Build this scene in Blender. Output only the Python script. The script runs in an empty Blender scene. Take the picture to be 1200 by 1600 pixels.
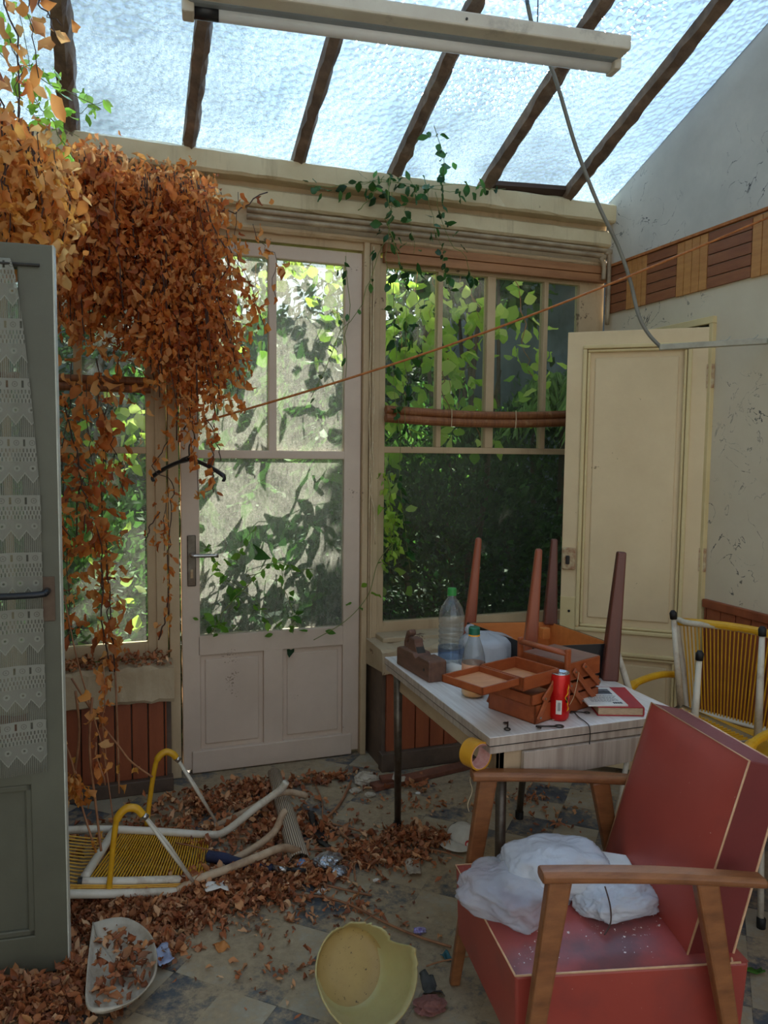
import bpy, bmesh, math, random
import numpy as np
from mathutils import Vector, Matrix
random.seed(7); RNG = np.random.default_rng(11)
S = bpy.context.scene; COL = S.collection
def V(*a): return np.array(a, float)

# ---------------------------------------------------------------- camera
EYE = 1.45; FPX = 1200.0
def _cam(yaw=19.4, pitch=4.53, roll=.63):
    t, p, r = map(math.radians, (yaw, pitch, roll))
    F = V(math.sin(t)*math.cos(p), math.cos(t)*math.cos(p), -math.sin(p))
    R = V(math.cos(t), -math.sin(t), 0); U = np.cross(R, F)
    return F, R*math.cos(r)+U*math.sin(r), U*math.cos(r)-R*math.sin(r)
CF, CR, CU = _cam(); CC = V(0, 0, EYE)
cd = bpy.data.cameras.new('camera'); co = bpy.data.objects.new('camera', cd); COL.objects.link(co)
cd.sensor_fit = 'VERTICAL'; cd.sensor_height = 36; cd.lens = FPX/1600*36; cd.clip_end = 200
co.matrix_world = Matrix(((CR[0], CU[0], -CF[0], 0), (CR[1], CU[1], -CF[1], 0), (CR[2], CU[2], -CF[2], EYE), (0, 0, 0, 1)))
S.camera = co
def ray(x, y): return CF+(x-600)/FPX*CR-(y-800)/FPX*CU
def onY(x, y, Y): d = ray(x, y); return CC+d*(Y-CC[1])/d[1]
def onX(x, y, X): d = ray(x, y); return CC+d*(X-CC[0])/d[0]
def onZ(x, y, Z=0.): d = ray(x, y); return CC+d*(Z-CC[2])/d[2]

# ---------------------------------------------------------------- light
SUN_EL, SUN_AZ = 43.0, 24.0      # azimuth from +y (beyond the glazed wall) towards +x
EXPOSURE = 0.58
w = bpy.data.worlds.new('sky'); S.world = w; w.use_nodes = True
wn = w.node_tree.nodes; wl = w.node_tree.links
sky = wn.new('ShaderNodeTexSky'); sky.sky_type = 'NISHITA'; sky.sun_disc = False
sky.sun_elevation = math.radians(SUN_EL); sky.sun_rotation = math.radians(SUN_AZ); sky.air_density = 1.0; sky.dust_density = 1.2
wm = wn.new('ShaderNodeMix'); wm.data_type = 'RGBA'; wm.inputs[0].default_value = .72; wm.inputs[7].default_value = (1.95, 1.80, 1.58, 1)
wl.new(sky.outputs[0], wm.inputs[6]); wl.new(wm.outputs[2], wn['Background'].inputs[0]); wn['Background'].inputs[1].default_value = 0.30
sd = bpy.data.lights.new('sun', 'SUN'); so = bpy.data.objects.new('sun', sd); COL.objects.link(so)
sd.energy = 13.0; sd.angle = math.radians(.6); sd.color = (1, .93, .82)
e, a = math.radians(SUN_EL), math.radians(SUN_AZ)
so.rotation_euler = Vector((math.cos(e)*math.sin(a), math.cos(e)*math.cos(a), math.sin(e))).to_track_quat('Z', 'Y').to_euler()
so.location = (3, 8, 8)
S.view_settings.view_transform = 'Standard'; S.view_settings.look = 'None'; S.view_settings.gamma = 1
S.view_settings.use_curve_mapping = False; S.view_settings.exposure = EXPOSURE
S.cycles.transparent_max_bounces = 24; S.cycles.max_bounces = 12; S.cycles.transmission_bounces = 10; S.cycles.diffuse_bounces = 5

# ---------------------------------------------------------------- materials
def lin(c): return tuple(((x/255)/12.92 if x/255 <= .04045 else ((x/255+.055)/1.055)**2.4) for x in c)+(1,)
class NT:
    def __init__(s, name):
        s.m = bpy.data.materials.new(name); s.m.use_nodes = True; s.t = s.m.node_tree; s.t.nodes.clear()
        s.out = s.n('ShaderNodeOutputMaterial')
    def n(s, typ, **kw):
        x = s.t.nodes.new(typ)
        for k, v in kw.items(): setattr(x, k, v)
        return x
    def put(s, sock, v):
        if isinstance(v, bpy.types.NodeSocket): s.t.links.new(v, sock)
        elif v is not None:
            try: sock.default_value = v
            except Exception: sock.default_value = v[:3]
    def M(s, op, a, b=None, c=None):
        x = s.n('ShaderNodeMath', operation=op); s.put(x.inputs[0], a); s.put(x.inputs[1], b); s.put(x.inputs[2], c); return x.outputs[0]
    def mix(s, f, a, b):
        x = s.n('ShaderNodeMix', data_type='RGBA'); s.put(x.inputs[0], f); s.put(x.inputs[6], a); s.put(x.inputs[7], b); return x.outputs[2]
    def shmix(s, f, a, b):
        x = s.n('ShaderNodeMixShader'); s.put(x.inputs[0], f); s.t.links.new(a, x.inputs[1]); s.t.links.new(b, x.inputs[2]); return x.outputs[0]
    def coord(s, kind='Object', scale=(1, 1, 1), rot=(0, 0, 0)):
        c = s.n('ShaderNodeTexCoord'); mp = s.n('ShaderNodeMapping'); s.t.links.new(c.outputs[kind], mp.inputs[0])
        mp.inputs['Scale'].default_value = scale; mp.inputs['Rotation'].default_value = rot; return mp.outputs[0]
    def wcoord(s, scale=(1, 1, 1), rot=(0, 0, 0)):
        g = s.n('ShaderNodeNewGeometry'); mp = s.n('ShaderNodeMapping'); s.t.links.new(g.outputs['Position'], mp.inputs[0])
        mp.inputs['Scale'].default_value = scale; mp.inputs['Rotation'].default_value = rot; return mp.outputs[0]
    def noise(s, vec, scale, detail=5, rough=.6, dist=0):
        x = s.n('ShaderNodeTexNoise'); s.put(x.inputs['Vector'], vec); x.inputs['Scale'].default_value = scale
        x.inputs['Detail'].default_value = detail; x.inputs['Roughness'].default_value = rough; x.inputs['Distortion'].default_value = dist
        return x.outputs['Fac']
    def ramp(s, f, *st):
        x = s.n('ShaderNodeValToRGB'); s.put(x.inputs[0], f); el = x.color_ramp.elements
        while len(el) < len(st): el.new(.5)
        for e_, (p, c) in zip(el, st): e_.position = p; e_.color = c if len(c) == 4 else lin(c)
        return x.outputs[0]
    def step(s, f, a, b):
        x = s.n('ShaderNodeMapRange'); s.put(x.inputs[0], f); x.inputs[1].default_value = a; x.inputs[2].default_value = b; return x.outputs[0]
    def bump(s, h, strength=.3, dist=.01):
        x = s.n('ShaderNodeBump'); s.put(x.inputs['Height'], h); x.inputs['Strength'].default_value = strength; x.inputs['Distance'].default_value = dist; return x.outputs[0]
    def principled(s, base, rough=.6, metal=0., normal=None, **kw):
        b = s.n('ShaderNodeBsdfPrincipled'); s.put(b.inputs['Base Color'], base); s.put(b.inputs['Roughness'], rough); s.put(b.inputs['Metallic'], metal)
        if normal is not None: s.t.links.new(normal, b.inputs['Normal'])
        for k, v in kw.items(): s.put(b.inputs[k.replace('_', ' ')], v)
        return b.outputs[0]
    def done(s, sh): s.t.links.new(sh, s.out.inputs['Surface']); return s.m
def surf(name, c1, c2, scale=8, rough=.6, metal=0., bump=.15, stretch=(1, 1, 1), dirt=None, dirt_amt=.5, dscale=6, fine=60, **kw):
    t = NT(name); v = t.coord(scale=stretch)
    col = t.ramp(t.noise(v, scale), (.3, c1), (.7, c2))
    if dirt is not None:
        dv = t.wcoord()
        f = t.step(t.noise(dv, dscale, 8, .7), .62-.25*dirt_amt, .80-.1*dirt_amt)
        col = t.mix(t.M('MULTIPLY', f, .85), col, lin(dirt))
    nb = t.bump(t.noise(v, fine, 4), bump, .004) if bump else None
    return t.done(t.principled(col, rough, metal, nb, **kw))
def speckled(name, c1, c2, spot, thr=.68, sscale=90, rough=.6, bump=.2, streak=None, scale=3, crack=None):
    t = NT(name); v = t.wcoord()
    col = t.ramp(t.noise(v, scale, 8, .65), (.3, c1), (.7, c2))
    f = t.M('MULTIPLY', t.step(t.M('MULTIPLY', t.noise(v, sscale, 3), t.step(t.noise(v, 5, 3), .40, .85)), thr*.55, thr*.62), .8)
    col = t.mix(f, col, lin(spot))
    if streak: col = t.mix(t.M('MULTIPLY', t.step(t.noise(t.wcoord(scale=(14, 14, 1.2)), 1, 6, .7), .56, .8), .7), col, lin(streak))
    if crack:
        vz = t.n('ShaderNodeTexNoise'); vz.inputs['Scale'].default_value = 5.5; vz.inputs['Detail'].default_value = 6; vz.inputs['Distortion'].default_value = 1.2; t.put(vz.inputs['Vector'], v)
        r = t.M('ABSOLUTE', t.M('SUBTRACT', vz.outputs['Fac'], .5))
        ln = t.M('MULTIPLY', t.step(r, .008, .002), t.step(t.noise(v, 2.2, 2), .46, .54))
        ln = t.M('MULTIPLY', ln, t.step(t.noise(v, 30, 2), .42, .5))
        col = t.mix(ln, col, lin(crack))
    return t.done(t.principled(col, rough, 0, t.bump(t.noise(v, 45, 5), bump, .003)))
def leafmat(name, cols, trans=.45, rough=.6):
    t = NT(name); g = t.n('ShaderNodeNewGeometry'); n = len(cols)
    st = [((i+.0)/max(1, n-1), c) for i, c in enumerate(cols)]
    col = t.ramp(g.outputs['Random Per Island'], *st)
    d = t.n('ShaderNodeBsdfPrincipled'); t.put(d.inputs['Base Color'], col); d.inputs['Roughness'].default_value = rough
    tr = t.n('ShaderNodeBsdfTranslucent'); t.put(tr.inputs[0], col)
    return t.done(t.shmix(trans, d.outputs[0], tr.outputs[0]))

M = {}
M['facade'] = speckled('weathered_cream_paint', (206, 182, 144), (182, 156, 120), (90, 66, 45), .62, 60, streak=(120, 92, 64))
M['beam'] = speckled('beam_paint', (214, 198, 160), (190, 172, 134), (80, 62, 45), .66, 50, streak=(112, 88, 64))
M['gdoor'] = speckled('garden_door_paint', (214, 194, 174), (198, 178, 158), (112, 88, 70), .70, 110)
M['cdoor'] = speckled('cupboard_door_paint', (226, 203, 160), (212, 188, 146), (120, 90, 60), .70, 70)
M['cdoor2'] = speckled('cupboard_door_moulding', (222, 202, 150), (206, 184, 132), (110, 82, 52), .66, 90)
M['wall'] = speckled('plaster', (216, 203, 176), (204, 190, 162), (80, 76, 70), .70, 40, .85, .12, crack=(74, 72, 70))
M['wallup'] = speckled('upper_plaster', (210, 204, 190), (186, 182, 170), (70, 72, 76), .66, 30, .85, .12, crack=(50, 52, 58))
M['greydoor'] = surf('grey_green_paint', (104, 104, 88), (88, 88, 74), 3, .5, bump=.1)
M['litedge'] = surf('sunlit_edge_tone', (205, 208, 196), (180, 178, 160), 12, .6)  # near-white tone: sunlight on the grey door's free edge put into the colour
M['panel_orange'] = surf('varnished_boarding', (158, 84, 48), (126, 62, 36), 4, .5, stretch=(3, 3, .6))
M['base_dark'] = surf('brown_skirting', (104, 84, 68), (84, 68, 56), 6, .6, dirt=(52, 42, 34))
M['parquet_a'] = surf('parquet_light', (196, 140, 76), (172, 112, 58), 5, .55, stretch=(8, 1.5, 8))
M['parquet_b'] = surf('parquet_brown', (150, 92, 54), (122, 70, 42), 5, .55, stretch=(8, 1.5, 8))
M['plaster_crumb'] = speckled('crumbling_plaster', (196, 178, 148), (160, 138, 106), (92, 64, 42), .55, 40, .9, .6)
M['rafter'] = surf('rotten_rafter', (136, 110, 86), (76, 60, 46), 14, .85, bump=.6, stretch=(1, 1, 1), dirt=(140, 124, 104), dirt_amt=.3, dscale=14)
M['darkwood'] = surf('dark_wood', (74, 52, 38), (52, 36, 26), 6, .6)
M['batten'] = surf('pine_batten', (176, 124, 80), (140, 92, 56), 3, .6, stretch=(1, 8, 12))
M['redwood'] = surf('red_stained_wood', (158, 82, 50), (128, 62, 38), 4, .35, stretch=(6, 6, .8))
M['redwood_dark'] = surf('dark_red_wood', (108, 56, 42), (84, 44, 34), 4, .35, stretch=(6, 6, .8))
M['honeywood'] = surf('honey_wood', (214, 136, 70), (196, 118, 56), 4, .45, stretch=(2, 10, 10))
M['boxwood'] = surf('sewing_box_wood', (166, 86, 44), (140, 68, 34), 5, .4, stretch=(2, 8, 8))
M['boxin'] = surf('sewing_box_inside', (202, 138, 86), (184, 120, 70), 5, .5, stretch=(2, 8, 8))
M['boxlid'] = surf('sewing_box_lid', (140, 100, 84), (118, 80, 66), 5, .4)
M['armwood'] = surf('armchair_wood', (150, 96, 56), (112, 68, 38), 4, .35, stretch=(2, 9, 9))
M['oldwood'] = surf('old_plane_wood', (122, 84, 64), (84, 58, 46), 7, .65, bump=.3, stretch=(6, 1, 6))
M['black'] = surf('black', (26, 26, 28), (18, 18, 20), 5, .45)
M['blackpl'] = surf('black_plastic', (34, 36, 40), (24, 26, 30), 5, .3)
M['steel'] = surf('tarnished_steel', (120, 112, 100), (82, 74, 64), 18, .4, .7, dirt=(86, 60, 42))
M['chrome'] = surf('worn_chrome', (200, 200, 198), (160, 158, 152), 20, .25, .9)
M['iron'] = surf('iron', (70, 66, 60), (48, 45, 42), 30, .5, .6)
M['rust'] = surf('rusty_paint', (206, 190, 150), (150, 92, 56), 40, .7)
M['white_metal'] = surf('white_enamel', (222, 216, 200), (200, 190, 168), 9, .4, dirt=(134, 92, 60), dirt_amt=.35, dscale=10)
M['white_tube'] = surf('dirty_tube', (200, 178, 148), (148, 112, 78), 7, .6, dirt=(110, 74, 46), dirt_amt=.6, dscale=12)
M['yellow'] = surf('yellow_cord', (224, 172, 34), (196, 140, 22), 12, .4, Subsurface_Weight=0.)
M['rubber'] = surf('black_rubber', (24, 24, 24), (16, 16, 16), 5, .6)
M['grey_cable'] = surf('grey_cable', (132, 130, 118), (112, 110, 100), 10, .5)
M['conduit'] = surf('conduit', (176, 172, 152), (150, 146, 128), 20, .5)
M['pipe'] = surf('painted_pipe', (176, 156, 124), (120, 98, 74), 8, .5)
M['lamp_body'] = surf('lamp_enamel', (220, 214, 196), (206, 198, 180), 6, .35, dirt=(120, 110, 96), dirt_amt=.2)
M['lamp_grey'] = surf('lamp_channel', (150, 160, 164), (134, 144, 148), 6, .4)
M['lamp_tube'] = surf('lamp_tube', (238, 240, 238), (226, 228, 226), 6, .2)
M['rope'] = surf('orange_rope', (186, 116, 56), (150, 84, 36), 60, .8)
M['stem'] = surf('dry_stem', (176, 124, 84), (120, 76, 50), 14, .7)
M['stem_dark'] = surf('dark_stem', (84, 58, 46), (60, 42, 34), 14, .7)
M['gstem'] = surf('green_stem', (120, 130, 62), (96, 110, 50), 14, .6)
M['bark'] = surf('bark', (86, 74, 60), (56, 48, 40), 10, .9, bump=.6)
M['string'] = surf('pale_string', (214, 196, 160), (190, 168, 130), 60, .8)
M['dead'] = leafmat('dead_leaves', [(226, 134, 66), (244, 168, 82), (212, 116, 56), (246, 192, 124), (236, 146, 70), (176, 96, 58), (244, 178, 104)], .6)
M['deadgold'] = leafmat('golden_dead_leaves', [(236, 158, 66), (244, 184, 88), (216, 132, 60), (246, 200, 126), (226, 148, 76)], .5)
M['litter'] = leafmat('leaf_litter', [(146, 84, 52), (192, 116, 68), (110, 66, 46), (212, 152, 100), (160, 90, 54), (224, 180, 134)], .12, .7)
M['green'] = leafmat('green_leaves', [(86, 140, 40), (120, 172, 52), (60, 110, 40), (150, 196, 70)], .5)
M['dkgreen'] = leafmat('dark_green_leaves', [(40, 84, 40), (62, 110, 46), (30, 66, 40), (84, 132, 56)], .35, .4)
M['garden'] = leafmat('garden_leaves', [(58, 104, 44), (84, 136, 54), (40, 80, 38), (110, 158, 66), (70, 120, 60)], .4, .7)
M['gardendark'] = leafmat('dark_garden_leaves', [(34, 66, 36), (52, 92, 44), (26, 52, 34), (70, 112, 50)], .3, .75)  # darker set of greens for hedges and back shrubs
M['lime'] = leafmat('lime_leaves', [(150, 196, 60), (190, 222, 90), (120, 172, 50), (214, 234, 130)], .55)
M['palm'] = leafmat('palm_fronds', [(96, 140, 70), (130, 170, 90), (80, 120, 66)], .4)
M['soil'] = surf('garden_soil', (64, 56, 40), (44, 40, 30), 6, .95)
M['gwall'] = surf('garden_wall', (126, 138, 150), (96, 108, 122), 2, .9, dirt=(60, 74, 62), dirt_amt=.6, dscale=2)
def leather():
    t = NT('red_vinyl'); v = t.coord()
    col = t.ramp(t.noise(v, 3, 4), (.3, (166, 70, 58)), (.7, (150, 58, 48)))
    col = t.mix(t.M('MULTIPLY', t.step(t.noise(v, 5.5, 4), .52, .75), .45), col, lin((96, 58, 60)))
    col = t.mix(t.step(t.noise(v, 160, 2), .76, .79), col, lin((214, 196, 180)))
    return t.done(t.principled(col, .38, 0, t.bump(t.noise(v, 420, 3), .12, .001)))
M['vinyl'] = leather()
def seatmat():
    t = NT('grubby_red_vinyl'); v = t.wcoord()
    col = t.ramp(t.noise(v, 3, 4), (.3, (166, 72, 62)), (.7, (144, 58, 52)))
    col = t.mix(t.M('MULTIPLY', t.step(t.noise(v, 4.5, 5), .42, .62), .75), col, lin((78, 56, 56)))
    col = t.mix(t.step(t.M('MULTIPLY', t.noise(v, 110, 2), t.step(t.noise(v, 7, 2), .3, .6)), .66, .70), col, lin((222, 206, 192)))
    return t.done(t.principled(col, .35, 0, t.bump(t.noise(v, 300, 3), .12, .001)))
M['vinylseat'] = seatmat()
M['vinyldark'] = surf('dark_red_vinyl', (116, 40, 38), (100, 32, 32), 4, .5)
M['piping'] = surf('cream_piping', (218, 178, 138), (196, 150, 112), 30, .5)
def tabletop():
    t = NT('laminate'); a_ = t.noise(t.coord(scale=(30, 1.6, 1.6)), 3, 5, .6)
    col = t.ramp(a_, (.35, (214, 206, 198)), (.65, (236, 231, 225)))
    col = t.mix(t.M('MULTIPLY', t.step(t.noise(t.coord(), 5, 6), .55, .75), .5), col, lin((196, 160, 124)))
    return t.done(t.principled(col, .35))
M['laminate'] = tabletop()
def edgelam():
    t = NT('laminate_edge'); col = t.ramp(t.noise(t.coord(scale=(18, 18, 1)), 3, 5), (.35, (158, 142, 128)), (.65, (188, 174, 160)))
    return t.done(t.principled(col, .45))
M['lamedge'] = edgelam()
M['apron'] = surf('table_apron', (190, 166, 134), (166, 142, 112), 5, .6)
def floormat():
    t = NT('floor_tiles'); g = t.n('ShaderNodeNewGeometry')
    mp = t.n('ShaderNodeMapping'); t.t.links.new(g.outputs['Position'], mp.inputs[0])
    mp.inputs['Rotation'].default_value = (0, 0, math.radians(42)); s = 1/.164
    r = Matrix.Rotation(math.radians(42), 2) @ Vector((.369, 2.112))
    mp.inputs['Scale'].default_value = (s, s, s)
    # location so that a tile corner falls on (.369, 2.112)
    rr = Matrix.Rotation(math.radians(42), 2) @ (Vector((.369, 2.112))*s)
    mp.inputs['Location'].default_value = (-rr.x, -rr.y, .5)
    ck = t.n('ShaderNodeTexChecker'); t.t.links.new(mp.outputs[0], ck.inputs[0]); ck.inputs['Scale'].default_value = 1
    sp = t.n('ShaderNodeSeparateXYZ'); t.t.links.new(mp.outputs[0], sp.inputs[0])
    fx = t.M('ABSOLUTE', t.M('SUBTRACT', t.M('FRACT', sp.outputs[0]), .5)); fy = t.M('ABSOLUTE', t.M('SUBTRACT', t.M('FRACT', sp.outputs[1]), .5))
    joint = t.step(t.M('MAXIMUM', fx, fy), .488, .495)
    v = t.wcoord()
    dark = t.ramp(t.noise(v, 9, 6), (.3, (52, 62, 76)), (.7, (84, 90, 94)))
    lite = t.ramp(t.noise(v, 7, 6), (.3, (172, 162, 140)), (.7, (148, 138, 116)))
    col = t.mix(ck.outputs['Fac'], lite, dark)
    col = t.mix(joint, col, lin((60, 56, 50)))
    # trodden earth over the tiles, shaped by noise and thicker in the middle of the room
    d = t.noise(v, 2.6, 8, .68); d2 = t.noise(v, 34, 6, .75)
    dd = t.step(t.M('ADD', t.M('MULTIPLY', d, .75), t.M('MULTIPLY', d2, .3)), .455, .545)
    col = t.mix(t.M('MULTIPLY', dd, .9), col, t.ramp(d2, (.35, (142, 124, 96)), (.65, (174, 154, 122))))
    col = t.mix(t.step(t.noise(v, 70, 4, .8), .64, .70), col, lin((74, 56, 42)))
    return t.done(t.principled(col, t.M('ADD', .45, t.M('MULTIPLY', dd, .4)), 0, t.bump(t.noise(v, 60, 5), .35, .004)))
M['floor'] = floormat()
def glassmat(name, dust=.2, tint=(238, 245, 242), scratch=False):
    t = NT(name); v = t.wcoord()
    tr = t.n('ShaderNodeBsdfTransparent'); t.put(tr.inputs[0], lin(tint))
    gl = t.n('ShaderNodeBsdfGlossy'); gl.inputs['Roughness'].default_value = .02
    fr = t.n('ShaderNodeFresnel'); fr.inputs[0].default_value = 1.35
    base = t.shmix(fr.outputs[0], tr.outputs[0], gl.outputs[0])
    df = t.n('ShaderNodeBsdfDiffuse'); t.put(df.inputs[0], lin((208, 206, 196)))
    tl = t.n('ShaderNodeBsdfTranslucent'); t.put(tl.inputs[0], lin((214, 212, 202)))
    du = t.shmix(.62, df.outputs[0], tl.outputs[0])
    n1 = t.noise(v, 4, 6, .7); n2 = t.noise(t.wcoord(scale=(30, 30, 9)), 3, 5, .75); n3 = t.noise(v, 220, 3, .7)
    f = t.M('MULTIPLY', t.M('ADD', t.step(n1, .25, .8), t.step(n2, .3, .8)), dust)
    f = t.M('MULTIPLY', f, t.M('ADD', .55, t.step(n3, .3, .75)))
    return t.done(t.shmix(f, base, du))
M['glass'] = glassmat('dusty_glass', .30); M['glassl'] = glassmat('left_window_glass', .09)
M['glassr'] = glassmat('dusty_window_glass', .055)
M['glassd'] = glassmat('inner_door_glass', .06)
def roofglass():
    t = NT('hammered_roof_glass'); v = t.wcoord()
    vo = t.n('ShaderNodeTexVoronoi', feature='SMOOTH_F1'); t.put(vo.inputs['Vector'], v); vo.inputs['Scale'].default_value = 40; vo.inputs['Smoothness'].default_value = .25
    nb = t.bump(vo.outputs['Distance'], .85, .02)
    rf = t.n('ShaderNodeBsdfRefraction'); t.put(rf.inputs['Color'], lin((176, 204, 236))); rf.inputs['Roughness'].default_value = .12; rf.inputs['IOR'].default_value = 1.22; t.t.links.new(nb, rf.inputs['Normal'])
    tl = t.n('ShaderNodeBsdfTranslucent'); t.put(tl.inputs[0], lin((214, 228, 232))); t.t.links.new(nb, tl.inputs[1])
    gl = t.n('ShaderNodeBsdfGlossy'); gl.inputs['Roughness'].default_value = .1; t.t.links.new(nb, gl.inputs['Normal'])
    tr = t.n('ShaderNodeBsdfTransparent'); t.put(tr.inputs[0], lin((196, 216, 234)))
    a_ = t.shmix(.06, rf.outputs[0], gl.outputs[0])
    a_ = t.shmix(.34, a_, tr.outputs[0])
    sp = t.n('ShaderNodeSeparateXYZ'); g = t.n('ShaderNodeNewGeometry'); t.t.links.new(g.outputs['Position'], sp.inputs[0])
    low = t.step(sp.outputs[1], 2.2, 3.5)
    spk = t.step(t.noise(v, 130, 3, .7), .45, .7)
    dirt = t.M('ADD', .10, t.M('MULTIPLY', t.M('MULTIPLY', low, t.step(t.noise(v, 2.2, 4), .3, .6)), t.M('ADD', .12, t.M('MULTIPLY', spk, .35))))
    return t.done(t.shmix(dirt, a_, tl.outputs[0]))
M['roofglass'] = roofglass()
def plastic_film(name, col=(226, 228, 232), trans=.25):
    t = NT(name); v = t.coord()
    d = t.principled(lin(col), .22, 0, t.bump(t.noise(v, 26, 5, .65, .8), .5, .01), Coat_Weight=.3)
    tl = t.n('ShaderNodeBsdfTranslucent'); t.put(tl.inputs[0], lin(col)); tr = t.n('ShaderNodeBsdfTransparent')
    return t.done(t.shmix(trans, t.shmix(.25, d, tl.outputs[0]), tr.outputs[0]))
M['film'] = plastic_film('white_film'); M['film_thin'] = plastic_film('thin_film', (214, 216, 222), .5)
M['paper'] = surf('white_paper', (228, 224, 216), (208, 202, 190), 8, .8)
M['paper2'] = surf('dirty_paper', (206, 198, 180), (176, 164, 144), 8, .85, dirt=(120, 94, 70))
def clear(name, col, alpha=.8, rough=.06):
    t = NT(name); g = t.n('ShaderNodeBsdfGlossy'); g.inputs['Roughness'].default_value = rough
    tr = t.n('ShaderNodeBsdfTransparent'); t.put(tr.inputs[0], lin(col)); lw = t.n('ShaderNodeLayerWeight'); lw.inputs[0].default_value = .45
    df = t.n('ShaderNodeBsdfDiffuse'); t.put(df.inputs[0], lin((210, 214, 216)))
    a_ = t.shmix(t.M('ADD', .06, t.M('MULTIPLY', lw.outputs['Facing'], .32)), tr.outputs[0], g.outputs[0])
    return t.done(t.shmix(.08, a_, df.outputs[0]))
M['pet'] = clear('clear_plastic', (236, 240, 242)); M['petblue'] = clear('blue_label_film', (168, 196, 232))
M['juice'] = surf('orange_juice', (250, 170, 20), (246, 158, 16), 4, .25)
M['labelor'] = surf('orange_label', (226, 150, 110), (232, 190, 160), 30, .5)
M['greencap'] = surf('green_cap', (56, 150, 70), (48, 136, 62), 5, .35)
M['tealcap'] = surf('dark_green_cap', (28, 106, 78), (22, 92, 68), 5, .35)
M['canred'] = surf('red_can', (206, 24, 20), (186, 18, 18), 3, .25, .3)
M['alu'] = surf('aluminium', (206, 208, 212), (184, 186, 190), 10, .25, .9)
M['canyel'] = surf('yellow_print', (224, 176, 30), (206, 158, 26), 10, .4)
M['bookred'] = surf('red_cloth', (176, 38, 44), (156, 32, 38), 8, .6)
M['pages'] = surf('book_pages', (196, 170, 138), (166, 140, 110), 60, .8, stretch=(1, 1, 8))
M['ink'] = surf('black_ink', (52, 52, 58), (40, 40, 46), 10, .6)
M['inkgrey'] = surf('grey_ink', (120, 120, 126), (60, 60, 68), 60, .6)
M['tapey'] = surf('brown_tape', (214, 156, 44), (196, 138, 34), 8, .3)
M['tapein'] = surf('tape_core', (222, 176, 166), (200, 140, 130), 60, .7)
M['bowl'] = surf('yellowed_plastic', (182, 172, 118), (160, 148, 98), 4, .4, dirt=(140, 118, 66), dirt_amt=.4, dscale=5, Subsurface_Weight=.15)
def bowlin():
    t = NT('bowl_inside'); v = t.wcoord()
    col = t.ramp(t.noise(v, 6, 5), (.3, (176, 150, 90)), (.7, (150, 124, 72)))
    col = t.mix(t.step(t.noise(v, 90, 4, .8), .62, .66), col, lin((60, 46, 32)))
    return t.done(t.principled(col, .5))
M['bowlin'] = bowlin()
M['foil'] = surf('foil', (190, 192, 196), (120, 122, 128), 30, .25, .8, bump=.6)
M['purple'] = surf('purple_foil', (96, 60, 170), (210, 206, 226), 60, .3, .4)
M['navy'] = surf('navy_fabric', (36, 44, 78), (26, 32, 58), 20, .7)
M['capwhite'] = surf('cap_fabric', (206, 202, 190), (182, 176, 162), 20, .85)
M['capnavy'] = surf('cap_navy', (40, 46, 66), (30, 34, 50), 20, .8)
M['capred'] = surf('cap_red', (180, 40, 44), (160, 34, 38), 20, .7)
M['bamboo'] = surf('bamboo_slats', (150, 96, 54), (112, 64, 36), 9, .5, stretch=(10, 1, 1), dirt=(196, 156, 110), dirt_amt=.25, dscale=14)
def ribbed():
    t = NT('ribbed_roll'); sp = t.n('ShaderNodeSeparateXYZ'); c = t.n('ShaderNodeTexCoord'); t.t.links.new(c.outputs['UV'], sp.inputs[0])
    s = t.M('SINE', t.M('MULTIPLY', sp.outputs[0], 2*math.pi*26))
    col = t.ramp(t.M('ADD', .5, t.M('MULTIPLY', s, .5)), (.2, (120, 100, 82)), (.6, (206, 188, 162)))
    return t.done(t.principled(col, .7, 0, t.bump(s, .6, .004)))
M['ribbed'] = ribbed()
M['teal'] = surf('teal_paper', (40, 100, 108), (34, 86, 96), 5, .6)
M['pinkpaper'] = surf('crumpled_pink_paper', (150, 100, 90), (120, 76, 66), 14, .9, bump=.5)
M['rubble'] = surf('rubble', (196, 186, 168), (150, 136, 116), 14, .9, bump=.6)
M['rotboard'] = surf('rotten_board', (140, 84, 60), (98, 58, 42), 10, .8, bump=.5, dirt=(70, 48, 36))
M['putty'] = surf('putty', (210, 200, 180), (190, 176, 150), 20, .8)
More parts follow.
